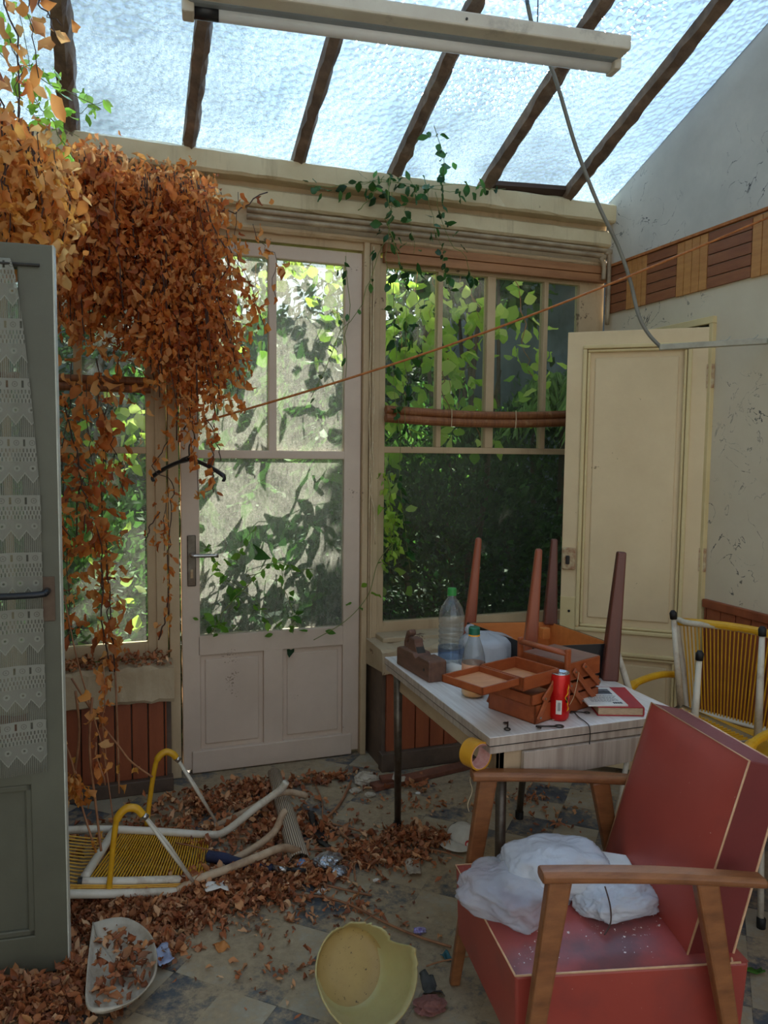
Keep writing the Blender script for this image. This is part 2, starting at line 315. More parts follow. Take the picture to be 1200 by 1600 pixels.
def lace():
    t = NT('lace_fabric'); c = t.n('ShaderNodeTexCoord'); sp = t.n('ShaderNodeSeparateXYZ'); t.t.links.new(c.outputs['UV'], sp.inputs[0])
    u, v = sp.outputs[0], sp.outputs[1]; q, P = .038, .15
    s = t.M('FRACT', t.M('DIVIDE', u, q)); T = t.M('FRACT', t.M('DIVIDE', v, P))
    A = lambda a, b: t.M('MULTIPLY', a, b)
    lt = lambda a, b: t.M('LESS_THAN', a, b); gt = lambda a, b: t.M('GREATER_THAN', a, b)
    inv = lambda a: t.M('SUBTRACT', 1., a)
    c_ = t.M('ABSOLUTE', t.M('SUBTRACT', s, .5))
    # eyelet band
    b1 = lt(T, .19); dash = A(gt(c_, .43), A(gt(T, .04), lt(T, .16)))
    r1 = t.M('SQRT', t.M('ADD', A(A(c_, q), A(c_, q)), t.M('POWER', A(t.M('SUBTRACT', T, .1), P), 2.)))
    ring = t.M('ADD', A(gt(r1, .005), lt(r1, .0075)), lt(r1, .0025))
    o1 = A(b1, t.M('MAXIMUM', 0., t.M('SUBTRACT', .95, t.M('ADD', A(dash, .9), A(ring, .35)))))
    # honeycomb band
    b2 = A(gt(T, .19), lt(T, .42))
    hx = t.M('SINE', A(u, 2*math.pi/(q/4.5))); hy = t.M('SINE', A(t.M('ADD', T, -.19), 2*math.pi/.155))
    o2 = A(b2, t.M('ADD', .3, A(.6, lt(t.M('MULTIPLY', hx, hy), .18))))
    # net with flowers down to a zigzag edge
    zig = t.M('SUBTRACT', .80, A(c_, .34))
    b3 = A(gt(T, .42), lt(T, zig)); gx = t.M('SINE', A(u, 2*math.pi/.0036)); gy = t.M('SINE', A(v, 2*math.pi/.0036))
    r2 = t.M('SQRT', t.M('ADD', A(A(c_, q), A(c_, q)), t.M('POWER', A(t.M('SUBTRACT', T, .54), P), 2.)))
    net = t.M('ADD', .5, A(.35, lt(t.M('MULTIPLY', gx, gy), .1)))
    net = t.M('MAXIMUM', net, A(.95, lt(r2, .008)))
    net = t.M('SUBTRACT', net, A(.7, lt(r2, .003)))
    edge = A(gt(T, t.M('SUBTRACT', zig, .03)), .95)
    o3 = A(b3, t.M('MAXIMUM', net, edge))
    # open threads
    b4 = gt(T, zig); th = lt(t.M('FRACT', t.M('DIVIDE', u, .0046)), .38)
    o4 = A(b4, t.M('ADD', .12, A(th, .55)))
    op = t.M('ADD', t.M('ADD', o1, o2), t.M('ADD', o3, o4))
    col = lin((174, 173, 160)); df = t.n('ShaderNodeBsdfDiffuse'); t.put(df.inputs[0], col); tl = t.n('ShaderNodeBsdfTranslucent'); t.put(tl.inputs[0], col)
    tr = t.n('ShaderNodeBsdfTransparent')
    return t.done(t.shmix(op, tr.outputs[0], t.shmix(.4, df.outputs[0], tl.outputs[0])))
M['lace'] = lace()

# ---------------------------------------------------------------- object helpers
WL = {}
def wloc(o): return WL.get(o.name, V(0, 0, 0)) if o is not None else V(0, 0, 0)
def tag(o, label=None, cat=None, group=None, kind=None):
    if label: o['label'] = label
    if cat: o['category'] = cat
    if group: o['group'] = group
    if kind: o['kind'] = kind
    return o
def thing(name, label, cat, loc, group=None):
    o = bpy.data.objects.new(name, None); COL.objects.link(o); o.location = loc; o.empty_display_size = .05
    WL[o.name] = V(*loc); return tag(o, label, cat, group)
class MB:
    def __init__(s): s.v = []; s.f = []; s.uv = None
    def raw(s, vs, fs):
        b = len(s.v); s.v += [tuple(p) for p in vs]; s.f += [tuple(i+b for i in f) for f in fs]; return s
    def box(s, c, d, m=None, taper=1.):
        hx, hy, hz = d[0]/2, d[1]/2, d[2]/2
        vs = [V(sx*hx*(taper if sz > 0 else 1), sy*hy*(taper if sz > 0 else 1), sz*hz) for sz in (-1, 1) for sx, sy in ((-1, -1), (1, -1), (1, 1), (-1, 1))]
        if m is not None: vs = [np.array(m @ Vector(p)) for p in vs]
        return s.raw([p+np.array(c) for p in vs], [(3, 2, 1, 0), (4, 5, 6, 7), (0, 1, 5, 4), (1, 2, 6, 5), (2, 3, 7, 6), (3, 0, 4, 7)])
    def bb(s, x0, x1, y0, y1, z0, z1): return s.box(((x0+x1)/2, (y0+y1)/2, (z0+z1)/2), (abs(x1-x0), abs(y1-y0), abs(z1-z0)))
    def tube(s, pts, r, seg=10, cap=True, close=False, squash=1.):
        pts = [np.array(p, float) for p in pts]; n = len(pts); rs = r if hasattr(r, '__len__') else [r]*n
        prev = None; vs = []
        for i, p in enumerate(pts):
            if close: d = pts[(i+1) % n]-pts[i-1]
            else: d = pts[min(n-1, i+1)]-pts[max(0, i-1)]
            d = d/(np.linalg.norm(d)+1e-12)
            if prev is None:
                h = V(0, 0, 1) if abs(d[2]) < .9 else V(1, 0, 0); a_ = np.cross(d, h)
            else: a_ = prev-d*(prev@d)
            a_ = a_/(np.linalg.norm(a_)+1e-12); b_ = np.cross(d, a_); prev = a_
            for k in range(seg):
                t_ = 2*math.pi*k/seg; vs.append(p+rs[i]*(math.cos(t_)*a_+squash*math.sin(t_)*b_))
        fs = []
        for i in range(n if close else n-1):
            j = (i+1) % n
            for k in range(seg): l = (k+1) % seg; fs.append((i*seg+k, i*seg+l, j*seg+l, j*seg+k))
        if cap and not close: fs += [tuple(range(seg-1, -1, -1)), tuple((n-1)*seg+k for k in range(seg))]
        return s.raw(vs, fs)
    def bar(s, p0, p1, w0, h0, w1=None, h1=None, up=(0, 0, 1)):
        p0 = np.array(p0, float); p1 = np.array(p1, float); w1 = w0 if w1 is None else w1; h1 = h0 if h1 is None else h1
        d = p1-p0; d /= np.linalg.norm(d); a_ = np.cross(d, np.array(up, float)); a_ /= np.linalg.norm(a_); b_ = np.cross(a_, d)
        vs = [p+sx*a_*w/2+sy*b_*h/2 for p, w, h in ((p0, w0, h0), (p1, w1, h1)) for sx, sy in ((-1, -1), (1, -1), (1, 1), (-1, 1))]
        return s.raw(vs, [(3, 2, 1, 0), (4, 5, 6, 7), (0, 1, 5, 4), (1, 2, 6, 5), (2, 3, 7, 6), (3, 0, 4, 7)])
    def lathe(s, prof, c=(0, 0, 0), seg=32, m=None, jag=None):
        vs = []; n = len(prof)
        for i, (r, z) in enumerate(prof):
            for k in range(seg):
                t_ = 2*math.pi*k/seg; p = V(r*math.cos(t_), r*math.sin(t_), z)
                if jag: p = jag(p, i, k)
                if m is not None: p = np.array(m @ Vector(p))
                vs.append(p+np.array(c))
        return s.raw(vs, [(i*seg+k, i*seg+(k+1) % seg, (i+1)*seg+(k+1) % seg, (i+1)*seg+k) for i in range(n-1) for k in range(seg)])
    def prism(s, poly, z0, z1, f=None):      # poly in 2D, extruded along the third axis; f maps (x,y,z)->world
        n = len(poly); f = f or (lambda x, y, z: (x, y, z))
        vs = [f(x, y, z0) for x, y in poly]+[f(x, y, z1) for x, y in poly]
        return s.raw(vs, [tuple(range(n-1, -1, -1)), tuple(range(n, 2*n))]+[(i, (i+1) % n, n+(i+1) % n, n+i) for i in range(n)])
    def grid(s, P, nu, nv):                  # P[i][j]
        return s.raw([P[i][j] for i in range(nu) for j in range(nv)], [(i*nv+j, i*nv+j+1, (i+1)*nv+j+1, (i+1)*nv+j) for i in range(nu-1) for j in range(nv-1)])
    def build(s, name, mat, parent=None, bevel=0, smooth=False, thick=0, sub=0, label=None, cat=None, group=None, kind=None, bseg=2):
        v = np.array(s.v, float)
        base = V((v[:, 0].min()+v[:, 0].max())/2, (v[:, 1].min()+v[:, 1].max())/2, v[:, 2].min())
        me = bpy.data.meshes.new(name); me.from_pydata([tuple(p) for p in (v-base)], [], s.f); me.update()
        if s.uv is not None:
            ul = me.uv_layers.new(name='UVMap'); li = np.zeros(len(me.loops), int); me.loops.foreach_get('vertex_index', li)
            ul.data.foreach_set('uv', np.array(s.uv, float)[li].ravel())
        me.materials.append(M[mat] if isinstance(mat, str) else mat)
        if smooth: me.polygons.foreach_set('use_smooth', [True]*len(me.polygons))
        o = bpy.data.objects.new(name, me); COL.objects.link(o)
        if parent is not None: o.parent = parent
        o.location = tuple(base-wloc(parent)); WL[o.name] = base
        bm = bmesh.new(); bm.from_mesh(me); bmesh.ops.recalc_face_normals(bm, faces=bm.faces); bm.to_mesh(me); bm.free()
        if thick:
            md = o.modifiers.new('t', 'SOLIDIFY'); md.thickness = thick; md.offset = 0
        if bevel:
            md = o.modifiers.new('b', 'BEVEL'); md.width = bevel; md.segments = bseg; md.limit_method = 'ANGLE'; md.angle_limit = math.radians(40)
        if sub:
            md = o.modifiers.new('s', 'SUBSURF'); md.levels = sub; md.render_levels = sub
        return tag(o, label, cat, group, kind)
def struct(name, mb, mat, parent=None, **kw): return mb.build(name, mat, parent, kind=(None if parent is not None else 'structure'), **kw)
def fcopy(o, parent=None):
    c = o.copy(); COL.objects.link(c)
    if parent is not None: c.parent = parent
    for ch in [x for x in bpy.data.objects if x.parent == o]: fcopy(ch, c)
    return c
def smoothpath(pts, n=8):
    pts = [np.array(p, float) for p in pts]; out = []
    for i in range(len(pts)-1):
        p0 = pts[max(0, i-1)]; p1 = pts[i]; p2 = pts[i+1]; p3 = pts[min(len(pts)-1, i+2)]
        for k in range(n):
            t_ = k/n; out.append(.5*((2*p1)+(-p0+p2)*t_+(2*p0-5*p1+4*p2-p3)*t_**2+(-p0+3*p1-3*p2+p3)*t_**3))
    out.append(pts[-1]); return out

# leaves ------------------------------------------------------------
def leaf_arrays(pts, size, along, fold=.5, curl=.6, nl=5, wr=.55, flat=None):
    """many folded, curled leaves as one vertex/face array"""
    pts = np.asarray(pts, float); N = len(pts); size = np.broadcast_to(size, (N,))
    along = along/(np.linalg.norm(along, axis=1, keepdims=True)+1e-9)
    rnd = RNG.normal(size=(N, 3)) if flat is None else flat+RNG.normal(size=(N, 3))*.35
    side = np.cross(along, rnd); side /= (np.linalg.norm(side, axis=1, keepdims=True)+1e-9); nor = np.cross(side, along)
    prof = {5: [.12, .8, 1., .68, .04], 3: [.25, 1., .08]}[nl]
    fo = (RNG.uniform(.2, 1, N)*fold); cu = RNG.uniform(-1, 1, N)*curl; asy = RNG.uniform(.75, 1.15, N); W = wr*RNG.uniform(.7, 1.2, N)
    out = np.zeros((N, nl, 3, 3))
    for i in range(nl):
        t_ = i/(nl-1); x = t_-.12*0; z = cu*(t_**2)*.6
        for j, sgn in enumerate((-1, 0, 1)):
            hw = prof[i]*W*.5*(asy if sgn > 0 else 1)
            lift = np.abs(sgn)*hw*fo*1.4+(RNG.normal(size=N)*(.05 if curl < .5 else .11) if sgn else (0 if curl < .5 else RNG.normal(size=N)*.05))
            out[:, i, j] = pts+(along*(t_*(1-.25*np.abs(cu)))[:, None]+side*(sgn*hw*(1-.3*fo)*(1 if curl < .5 else RNG.uniform(.65, 1.35, N)))[:, None]+nor*(z+lift)[:, None])*size[:, None]
    q = []
    for i in range(nl-1):
        for j in range(2): q.append((i*3+j, i*3+j+1, (i+1)*3+j+1, (i+1)*3+j))
    F_ = (np.array(q)[None]+(np.arange(N)*nl*3)[:, None, None]).reshape(-1, 4)
    return out.reshape(-1, 3), F_
def leaf_obj(name, arrs, mat, parent=None, **tg):
    vs = []; fs = []; b = 0
    for v_, f_ in arrs: vs.append(v_); fs.append(f_+b); b += len(v_)
    v = np.concatenate(vs); f = np.concatenate(fs)
    base = V((v[:, 0].min()+v[:, 0].max())/2, (v[:, 1].min()+v[:, 1].max())/2, v[:, 2].min()); v = v-base
    me = bpy.data.meshes.new(name); me.vertices.add(len(v)); me.vertices.foreach_set('co', v.ravel())
    me.loops.add(f.size); me.loops.foreach_set('vertex_index', f.ravel().astype(np.int32)); me.polygons.add(len(f))
    me.polygons.foreach_set('loop_start', np.arange(0, f.size, 4, dtype=np.int32)); me.polygons.foreach_set('loop_total', np.full(len(f), 4, np.int32))
    me.update(calc_edges=True); me.validate(); me.polygons.foreach_set('use_smooth', [True]*len(me.polygons)); me.materials.append(M[mat])
    o = bpy.data.objects.new(name, me); COL.objects.link(o)
    if parent is not None: o.parent = parent
    o.location = tuple(base-wloc(parent)); WL[o.name] = base
    return tag(o, **tg)
def wander(p0, p1, n=12, amp=.03, sag=0.):
    p0 = np.array(p0, float); p1 = np.array(p1, float); out = []; off = V(0, 0, 0)
    for i in range(n+1):
        t_ = i/n; off = off*.75+RNG.normal(size=3)*amp*.5
        out.append(p0+(p1-p0)*t_+off*math.sin(math.pi*min(1, t_*1.2)*.9)-V(0, 0, sag*math.sin(math.pi*t_)))
    return out
def along_path(path, n, jit):
    path = np.array(path); seg = np.linalg.norm(np.diff(path, axis=0), axis=1); cum = np.concatenate([[0], np.cumsum(seg)])
    t_ = np.sort(RNG.uniform(0, cum[-1], n)); P = np.stack([np.interp(t_, cum, path[:, k]) for k in range(3)], 1)
    return P+RNG.normal(size=P.shape)*jit

# ================================================================ THE ROOM
YF, XR, XL, YB = 3.41, 2.39, -1.0, -.6
SL = math.tan(math.radians(21.3))
def roofz(y): return 2.66+SL*(3.41-y)
struct('floor', MB().bb(XL-.1, XR+.5, YB, YF+.1, -.1, 0), 'floor')
# right wall: with the opening the panelled door belongs to
mb = MB()
def wallpoly(y0, y1, z0, x0=XR, x1=XR+.1, ztop=None):
    return mb.prism([(y0, z0), (y1, z0), (y1, ztop if ztop else roofz(y1)+.06), (y0, ztop if ztop else roofz(y0)+.06)], x0, x1, lambda a_, b_, c_: (c_, a_, b_))
wallpoly(YB, 2.645, 0, ztop=2.2); wallpoly(3.26, YF, 0, ztop=2.2); wallpoly(2.645, 3.26, 2.0, ztop=2.2)
struct('wall_right', mb, 'wall')
mb = MB(); wallpoly(YB, YF, 2.2); struct('wall_right_upper', mb, 'wallup')
mb = MB().bb(XR+.40, XR+.44, 2.5, 3.4, 0, 2.1).bb(XR+.1, XR+.44, 2.5, 2.6, 0, 2.1).bb(XR+.1, XR+.44, 3.3, 3.4, 0, 2.1).bb(XR+.1, XR+.44, 2.5, 3.4, 2.02, 2.1)
struct('wall_closet', mb, 'wall')
mb = MB(); wallpoly(YB, YF, 0, XL-.1, XL); struct('wall_left', mb, 'wall')
mb = MB().bb(XR-.02, XR+.03, 2.622, 2.645, 0, 1.9995).bb(XR-.02, XR+.03, 3.26, 3.285, 0, 1.9995).bb(XR-.02, XR+.03, 2.622, 3.285, 2.0, 2.03)
struct('trim_1', mb, 'cdoor2', bevel=.003)
# boarding low on the right wall
mb = MB(); y = YB
while y < 2.60:
    y1 = min(2.612, y+.082); mb.bb(XR-.014, XR, y, y1-.006, .09, .80); y += .082
mb2 = MB().bb(XR-.022, XR, YB, 2.612, .80, .835)
wb = struct('wall_boarding_right', mb, 'panel_orange', bevel=.002)
struct('trim_2', mb2, 'panel_orange', bevel=.003)
struct('baseboard_right', MB().bb(XR-.022, XR, YB, 2.612, 0, .09), 'base_dark')
# parquet frieze high on the right wall, alternating grain directions
fr = thing('parquet_frieze', 'strip of parquet squares with alternating grain high on the right wall', 'frieze', (XR-.01, 2, 2.15)); y = 3.395; k = 0; wds = [.17, .15, .205, .19, .24, .20, .22, .2, .22, .2, .22, .2, .22, .2, .22]
for k, wd in enumerate(wds):
    fa = MB()
    y1 = y-wd; zt = 2.385-.006*(3.4-y); zb = 2.155-.010*(3.4-y)
    if k % 2:
        n = 4
        for j in range(n): fa.bb(XR-.012, XR, y-wd*j/n-.002, y-wd*(j+1)/n+.002, zb, zt)
    else:
        n = 5
        for j in range(n): fa.bb(XR-.012, XR, y-.002, y1+.002, zb+(zt-zb)*j/n+.002, zb+(zt-zb)*(j+1)/n-.002)
    fa.build('parquet_square', 'parquet_a' if k % 2 else 'parquet_b', fr, bevel=.0015); y = y1
MB().bb(XR-.018, XR, -.5, 3.395, 2.386, 2.398).build('edge_strip', 'rope', fr)
# low walls under the windows
def boarding(x0, x1, yf, z0, z1, step=.072):
    m_ = MB(); x = x0
    while x < x1-.01: m_.bb(x, min(x+step, x1)-.005, yf, yf+.02, z0, z1); x += step
    return m_
struct('wall_front_low_right', MB().bb(1.135, XR, 3.22, YF+.06, 0, .50), 'base_dark')
struct('wall_boarding_front', boarding(1.15, XR, 3.20, .085, .445), 'panel_orange', bevel=.003)
struct('baseboard_front', MB().bb(1.12, XR, 3.175, 3.225, 0, .085), 'base_dark', bevel=.004)
struct('wall_front_low_left', MB().bb(XL, .215, 3.32, YF+.06, 0, .50), 'base_dark')
struct('wall_boarding_front_left', boarding(XL, .2, 3.30, .06, .42, .066), 'panel_orange', bevel=.003)
struct('baseboard_front_left', MB().bb(XL, .22, 3.275, 3.325, 0, .06), 'base_dark', bevel=.004)
def crumble(x0, x1, y0, y1, z0, z1, seed, amp=.012, nx=40):
    r = np.random.default_rng(seed); P = []
    prof = [(y1, z1), (y0+.02, z1), (y0, z1-.012), (y0, z0+.01), (y0+.01, z0), (y1, z0)]
    for i in range(nx+1):
        x = x0+(x1-x0)*i/nx; j = r.normal(size=(6, 2))*amp; j[0] = 0; j[5] = 0; P.append([(x, a_+d_[0]*.6, b_+d_[1]) for (a_, b_), d_ in zip(prof, j)])
    m_ = MB().grid(P, nx+1, 6)
    for i in (0, nx): m_.raw(P[i], [(0, 1, 2, 3, 4, 5)])
    return m_
struct('trim_3', crumble(1.115, XR, 3.17, YF, .445, .565, 3, .006), 'plaster_crumb')
struct('trim_4', crumble(XL, .225, 3.26, YF, .395, .545, 5, .005), 'plaster_crumb')

# facade: posts, beams
struct('wall_front', MB().bb(XL, XR, YF+.01, YF+.10, 2.36, 2.70), 'facade')
struct('trim_5', MB().bb(1.09, 1.118, YF-.01, YF+.08, 0, 2.40).bb(1.124, 1.172, YF+.0, YF+.08, .56, 2.40).bb(1.13, 1.142, YF-.014, YF, .56, 2.38), 'facade', bevel=.004)
struct('trim_6', MB().bb(.165, .212, YF-.0, YF+.08, 0, 2.40).bb(.218, .262, YF-.015, YF+.08, 0, 2.40), 'facade', bevel=.004)
def rough_beam(x0, x1, y0, y1, z0, z1, seed, amp=.003):
    return crumble(x0, x1, y0, y1, z0, z1, seed, amp, 60)
struct('trim_7', rough_beam(XL, XR, 3.34, YF+.1, 2.60, 2.695, 11, .0016), 'beam')
struct('trim_8', rough_beam(XL, XR, 3.375, YF+.1, 2.492, 2.572, 12, .0012), 'beam')
struct('trim_9', rough_beam(XL, XR, 3.385, YF+.1, 2.392, 2.424, 13, .0015), 'facade')
b = MB().bb(1.18, 2.37, 3.375, YF+.0, 2.312, 2.352).bb(1.18, 2.37, 3.37, YF+.0, 2.354, 2.390).build('wooden_batten', 'batten', bevel=.002,
    label='pair of reddish pine battens fixed above the right window', cat='batten')
# heating pipes under the beam
pp = thing('wall_pipes', 'pair of painted pipes under the beam, bending down at the right corner', 'pipe', (1.6, 3.36, 2.45))
for k, (dz, xe) in enumerate(((0, 2.365), (-.028, 2.335))):
    z = 2.462+dz; P = [(.55, 3.352, z), (1.5, 3.352, z+.002), (xe-.06, 3.352, z), (xe-.02, 3.352, z-.012), (xe, 3.352, z-.05), (xe, 3.352, 2.32 if k else 2.1)]
    MB().tube(smoothpath(P, 6), .0115, 10).build('pipe', 'pipe', pp, smooth=True)

# ---- windows
def window(name, x0, x1, bars, panes, mat='facade', gm='glassr', y0=YF+.012):
    m_ = MB()
    for (a0, a1, b0, b1) in bars:
        if a1-a0 > b1-b0: m_.bb(a0+.006, a1-.006, y0+.004, y0+.043, b0, b1)
        else: m_.bb(a0, a1, y0, y0+.045, b0, b1)
    o = struct(name, m_, mat, bevel=.003)
    for (a0, a1, b0, b1) in panes: MB().bb(a0, a1, y0+.022, y0+.025, b0, b1).build('glass_pane', gm, o)
    return o
wR = window('window_1', 1.17, 2.39,
    [(1.172, 1.205, .57, 2.33), (2.245, 2.39, .57, 2.33), (1.172, 2.39, .572, .632), (1.172, 2.39, 2.30, 2.34), (1.172, 2.39, 1.442, 1.472),
     (1.467, 1.492, 1.472, 2.30), (1.728, 1.772, 1.472, 2.30), (2.042, 2.066, 1.472, 2.30)],
    [(1.2, 2.25, .63, 1.445), (1.2, 1.47, 1.47, 2.305), (1.49, 1.73, 1.47, 2.305), (1.77, 2.045, 1.47, 2.305), (2.063, 2.25, 1.47, 2.305)])
window('window_2', XL, .165,
    [(.13, .172, .55, 2.35), (XL, .172, .545, .612), (XL, .172, 2.30, 2.36), (XL, .172, 1.428, 1.456), (XL, .172, 1.70, 1.73),
     (-.15, -.118, 1.73, 2.30), (-.42, -.39, .6, 2.30), (XL, XL+.05, .55, 2.3)],
    [(-.395, .135, .61, 1.43), (-.395, .135, 1.45, 1.705), (-.12, .135, 1.73, 2.305), (-.395, -.145, 1.73, 2.305), (XL+.04, -.415, .61, 1.43), (XL+.04, -.415, 1.45, 2.305)], gm='glassl')
struct('trim_10', MB().bb(1.165, 2.39, 3.30, YF+.015, .562, .585), 'plaster_crumb', bevel=.004)

# ---- the glazed garden door
y0 = YF+.015
m_ = MB()
for (a0, a1, b0, b1) in [(.272, .350, .02, 2.35), (1.008, 1.088, .02, 2.35), (.34, 1.01, 2.292, 2.35), (.34, 1.01, 1.410, 1.447), (.34, 1.01, .535, .625), (.34, 1.01, .02, .105), (.632, .722, .1, .54)]:
    m_.bb(a0, a1, y0, y0+.042, b0, b1)
m_.bb(.657, .692, y0, y0+.04, 1.44, 2.30)
dg = struct('door_1', m_, 'gdoor', bevel=.004)
for (a0, a1, b0, b1) in [(.345, .66, 1.445, 2.295), (.69, 1.012, 1.445, 2.295), (.345, 1.012, .622, 1.412)]:
    MB().bb(a0, a1, y0+.02, y0+.023, b0, b1).build('glass_pane', 'glass', dg)
for (a0, a1) in ((.35, .632), (.722, 1.008)):
    MB().bb(a0-.003, a1+.003, y0+.016, y0+.03, .1, .54).bb(a0+.02, a1-.02, y0+.009, y0+.02, .125, .515).build('lower_panel', 'gdoor', dg, bevel=.006)
MB().bb(.31, 1.05, y0-.012, y0+.002, .005, .105).build('kick_board', 'gdoor', dg, bevel=.004)
MB().bb(.296, .334, y0-.008, y0+.001, .85, 1.075).build('handle_plate', 'steel', dg, bevel=.004)
hd = MB().tube([(.315, y0-.004, .99), (.315, y0-.045, .99)], .009).tube(smoothpath([(.315, y0-.045, .99), (.35, y0-.047, .989), (.425, y0-.047, .988)], 4), [.009]*8+[.011], 10).build('door_handle', 'chrome', dg, smooth=True)
MB().bb(.309, .321, y0-.011, y0-.007, .885, .925).build('keyhole', 'rust', dg, bevel=.002)

# ---- panelled cream door on the right, standing open
H = V(2.383, 2.630, 0); u = V(1.915, 3.0, 0)-H; W_ = float(np.linalg.norm(u)); u /= W_; nrm = V(-u[1], u[0], 0); nrm = nrm if nrm[1] < 0 else -nrm
def D3(s_, t_, z_): return H+u*s_+nrm*t_+V(0, 0, z_)
def dbox(m_, s0, s1, t0, t1, z0, z1):
    P = [D3(s_, t_, z_) for z_ in (z0, z1) for s_, t_ in ((s0, t0), (s1, t0), (s1, t1), (s0, t1))]
    return m_.raw(P, [(3, 2, 1, 0), (4, 5, 6, 7), (0, 1, 5, 4), (1, 2, 6, 5), (2, 3, 7, 6), (3, 0, 4, 7)])
def dframe(m_, s0, s1, z0, z1, wd, t0, t1):
    dbox(m_, s0, s1, t0, t1, z0, z0+wd); dbox(m_, s0, s1, t0, t1, z1-wd, z1); dbox(m_, s0, s0+wd, t0, t1, z0+wd, z1-wd); dbox(m_, s1-wd, s1, t0, t1, z0+wd, z1-wd)
m_ = MB(); zT = 1.985
for (s0, s1, z0, z1) in [(.0, .085, .03, zT), (W_-.075, W_, .03, zT), (.08, W_-.07, zT-.065, zT), (.08, W_-.07, .56, .655), (.08, W_-.07, .03, .14)]: dbox(m_, s0, s1, -.035, 0, z0, z1)
dc = struct('door_2', m_, 'cdoor', bevel=.002)
for (z0, z1) in ((.655, zT-.065), (.14, .56)):
    m_ = MB(); dframe(m_, .078, W_-.068, z0-.006, z1+.006, .018, -.01, .012); dframe(m_, .098, W_-.088, z0+.014, z1-.014, .012, -.012, .006)
    m_.build('panel_moulding', 'cdoor2', dc, bevel=.005)
    m_ = MB(); dbox(m_, .08, W_-.07, -.026, -.014, z0, z1); dbox(m_, .13, W_-.12, -.016, -.006, z0+.055, z1-.05); m_.build('door_panel', 'cdoor', dc, bevel=.005)
lk = MB(); dbox(lk, W_-.062, W_-.004, 0, .018, .925, 1.025); lk = lk.build('lock_box', 'rust', dc, bevel=.005)
m_ = MB(); dbox(m_, W_-.038, W_-.02, .016, .026, .95, .99); m_.build('keyhole_cover', 'iron', lk, bevel=.006)
m_ = MB(); dbox(m_, W_-.075, W_-.0, 0, .004, .56, .80); m_.build('patch_plate', 'cdoor2', dc, bevel=.002)
MB().tube([D3(W_-.04, .003, .735), D3(W_-.04, .007, .735)], .006).build('screw_hole', 'black', dc)
for z in (1.78, 1.0, .25):
    m_ = MB().tube([D3(-.002, .006, z-.05), D3(-.002, .006, z+.05)], .008); dbox(m_, 0, .02, 0, .003, z-.05, z+.05); m_.build('hinge', 'rust', dc)

# ---- grey-green door on the left, lace curtain on it
G = V(-.14, 2.19, 0); gu = V(-.996, .09, 0); gu /= np.linalg.norm(gu); gn = V(gu[1], -gu[0], 0)*-1; gn = gn if gn[1] < 0 else -gn
def G3(s_, t_, z_): return G+gu*s_+gn*t_+V(0, 0, z_)
def gbox(m_, s0, s1, t0, t1, z0, z1):
    P = [G3(s_, t_, z_) for z_ in (z0, z1) for s_, t_ in ((s0, t0), (s1, t0), (s1, t1), (s0, t1))]
    return m_.raw(P, [(3, 2, 1, 0), (4, 5, 6, 7), (0, 1, 5, 4), (1, 2, 6, 5), (2, 3, 7, 6), (3, 0, 4, 7)])
m_ = MB(); GW = .76; GT = 1.968
for (s0, s1, z0, z1) in [(0, .085, .01, GT), (GW-.085, GW, .01, GT), (.08, GW-.08, GT-.06, GT), (.08, GW-.08, .545, .66), (.08, GW-.08, .01, .12)]: gbox(m_, s0, s1, -.036, 0, z0, z1)
dl = struct('door_3', m_, 'greydoor', bevel=.003)
m_ = MB(); gbox(m_, -.003, .0005, -.036, 0, .01, GT); m_.build('door_edge', 'litedge', dl)  # thin strip coloured pale as if sunlit
m_ = MB(); gbox(m_, .08, GW-.08, -.026, -.012, .11, .55); m_.build('lower_panel', 'greydoor', dl)
m_ = MB(); 
for a_ in ((.082, .1, .12, .545), (GW-.1, GW-.082, .12, .545)): gbox(m_, a_[0], a_[1], -.014, -.003, a_[2], a_[3])
gbox(m_, .082, GW-.082, -.014, -.003, .12, .138); gbox(m_, .082, GW-.082, -.014, -.003, .527, .545); m_.build('panel_moulding', 'greydoor', dl, bevel=.004)
m_ = MB(); gbox(m_, .078, GW-.078, -.02, -.016, .65, GT-.055); m_.build('glass_pane', 'glassd', dl)
m_ = MB(); gbox(m_, .012, .046, 0, .004, .99, 1.11); pl = m_.build('handle_plate', surf('brown_rusty_plate', (112, 92, 72), (84, 62, 48), 30, .6), dl, bevel=.002)
MB().tube([G3(.03, .0, 1.072), G3(.03, .045, 1.072)], .009).tube(smoothpath([G3(.03, .045, 1.072), G3(.06, .052, 1.07), G3(.15, .052, 1.068)], 5), [.011]*9+[.012, .010], 12, squash=.8).build('door_handle', 'blackpl', dl, smooth=True)
rod = MB().tube([G3(.03, .008, GT-.055), G3(GW-.03, .008, GT-.055)], .004, 8).build('curtain_rod', 'iron', dl)
m_ = MB(); nu, nv = 60, 50; P = []; uv = []
for i in range(nu):
    row = []
    for j in range(nv):
        f = j/(nv-1); z = GT-.042-f*1.346
        s0 = .098-.058*min(1, f*2.2)**.6
        s_ = s0+(.66-s0)*i/(nu-1); t_ = .014+.006*math.sin(s_*44+f*2)*(.4+f)+.003*math.sin(s_*97)
        row.append(G3(s_, t_, z)); uv.append((s_*1.0, f*1.346))
    P.append(row)
m_.grid(P, nu, nv); m_.uv = uv
m_.build('lace_curtain', 'lace', smooth=True, thick=.0006, label='white crochet lace curtain with zigzag rows hanging over the grey door glass', cat='curtain')

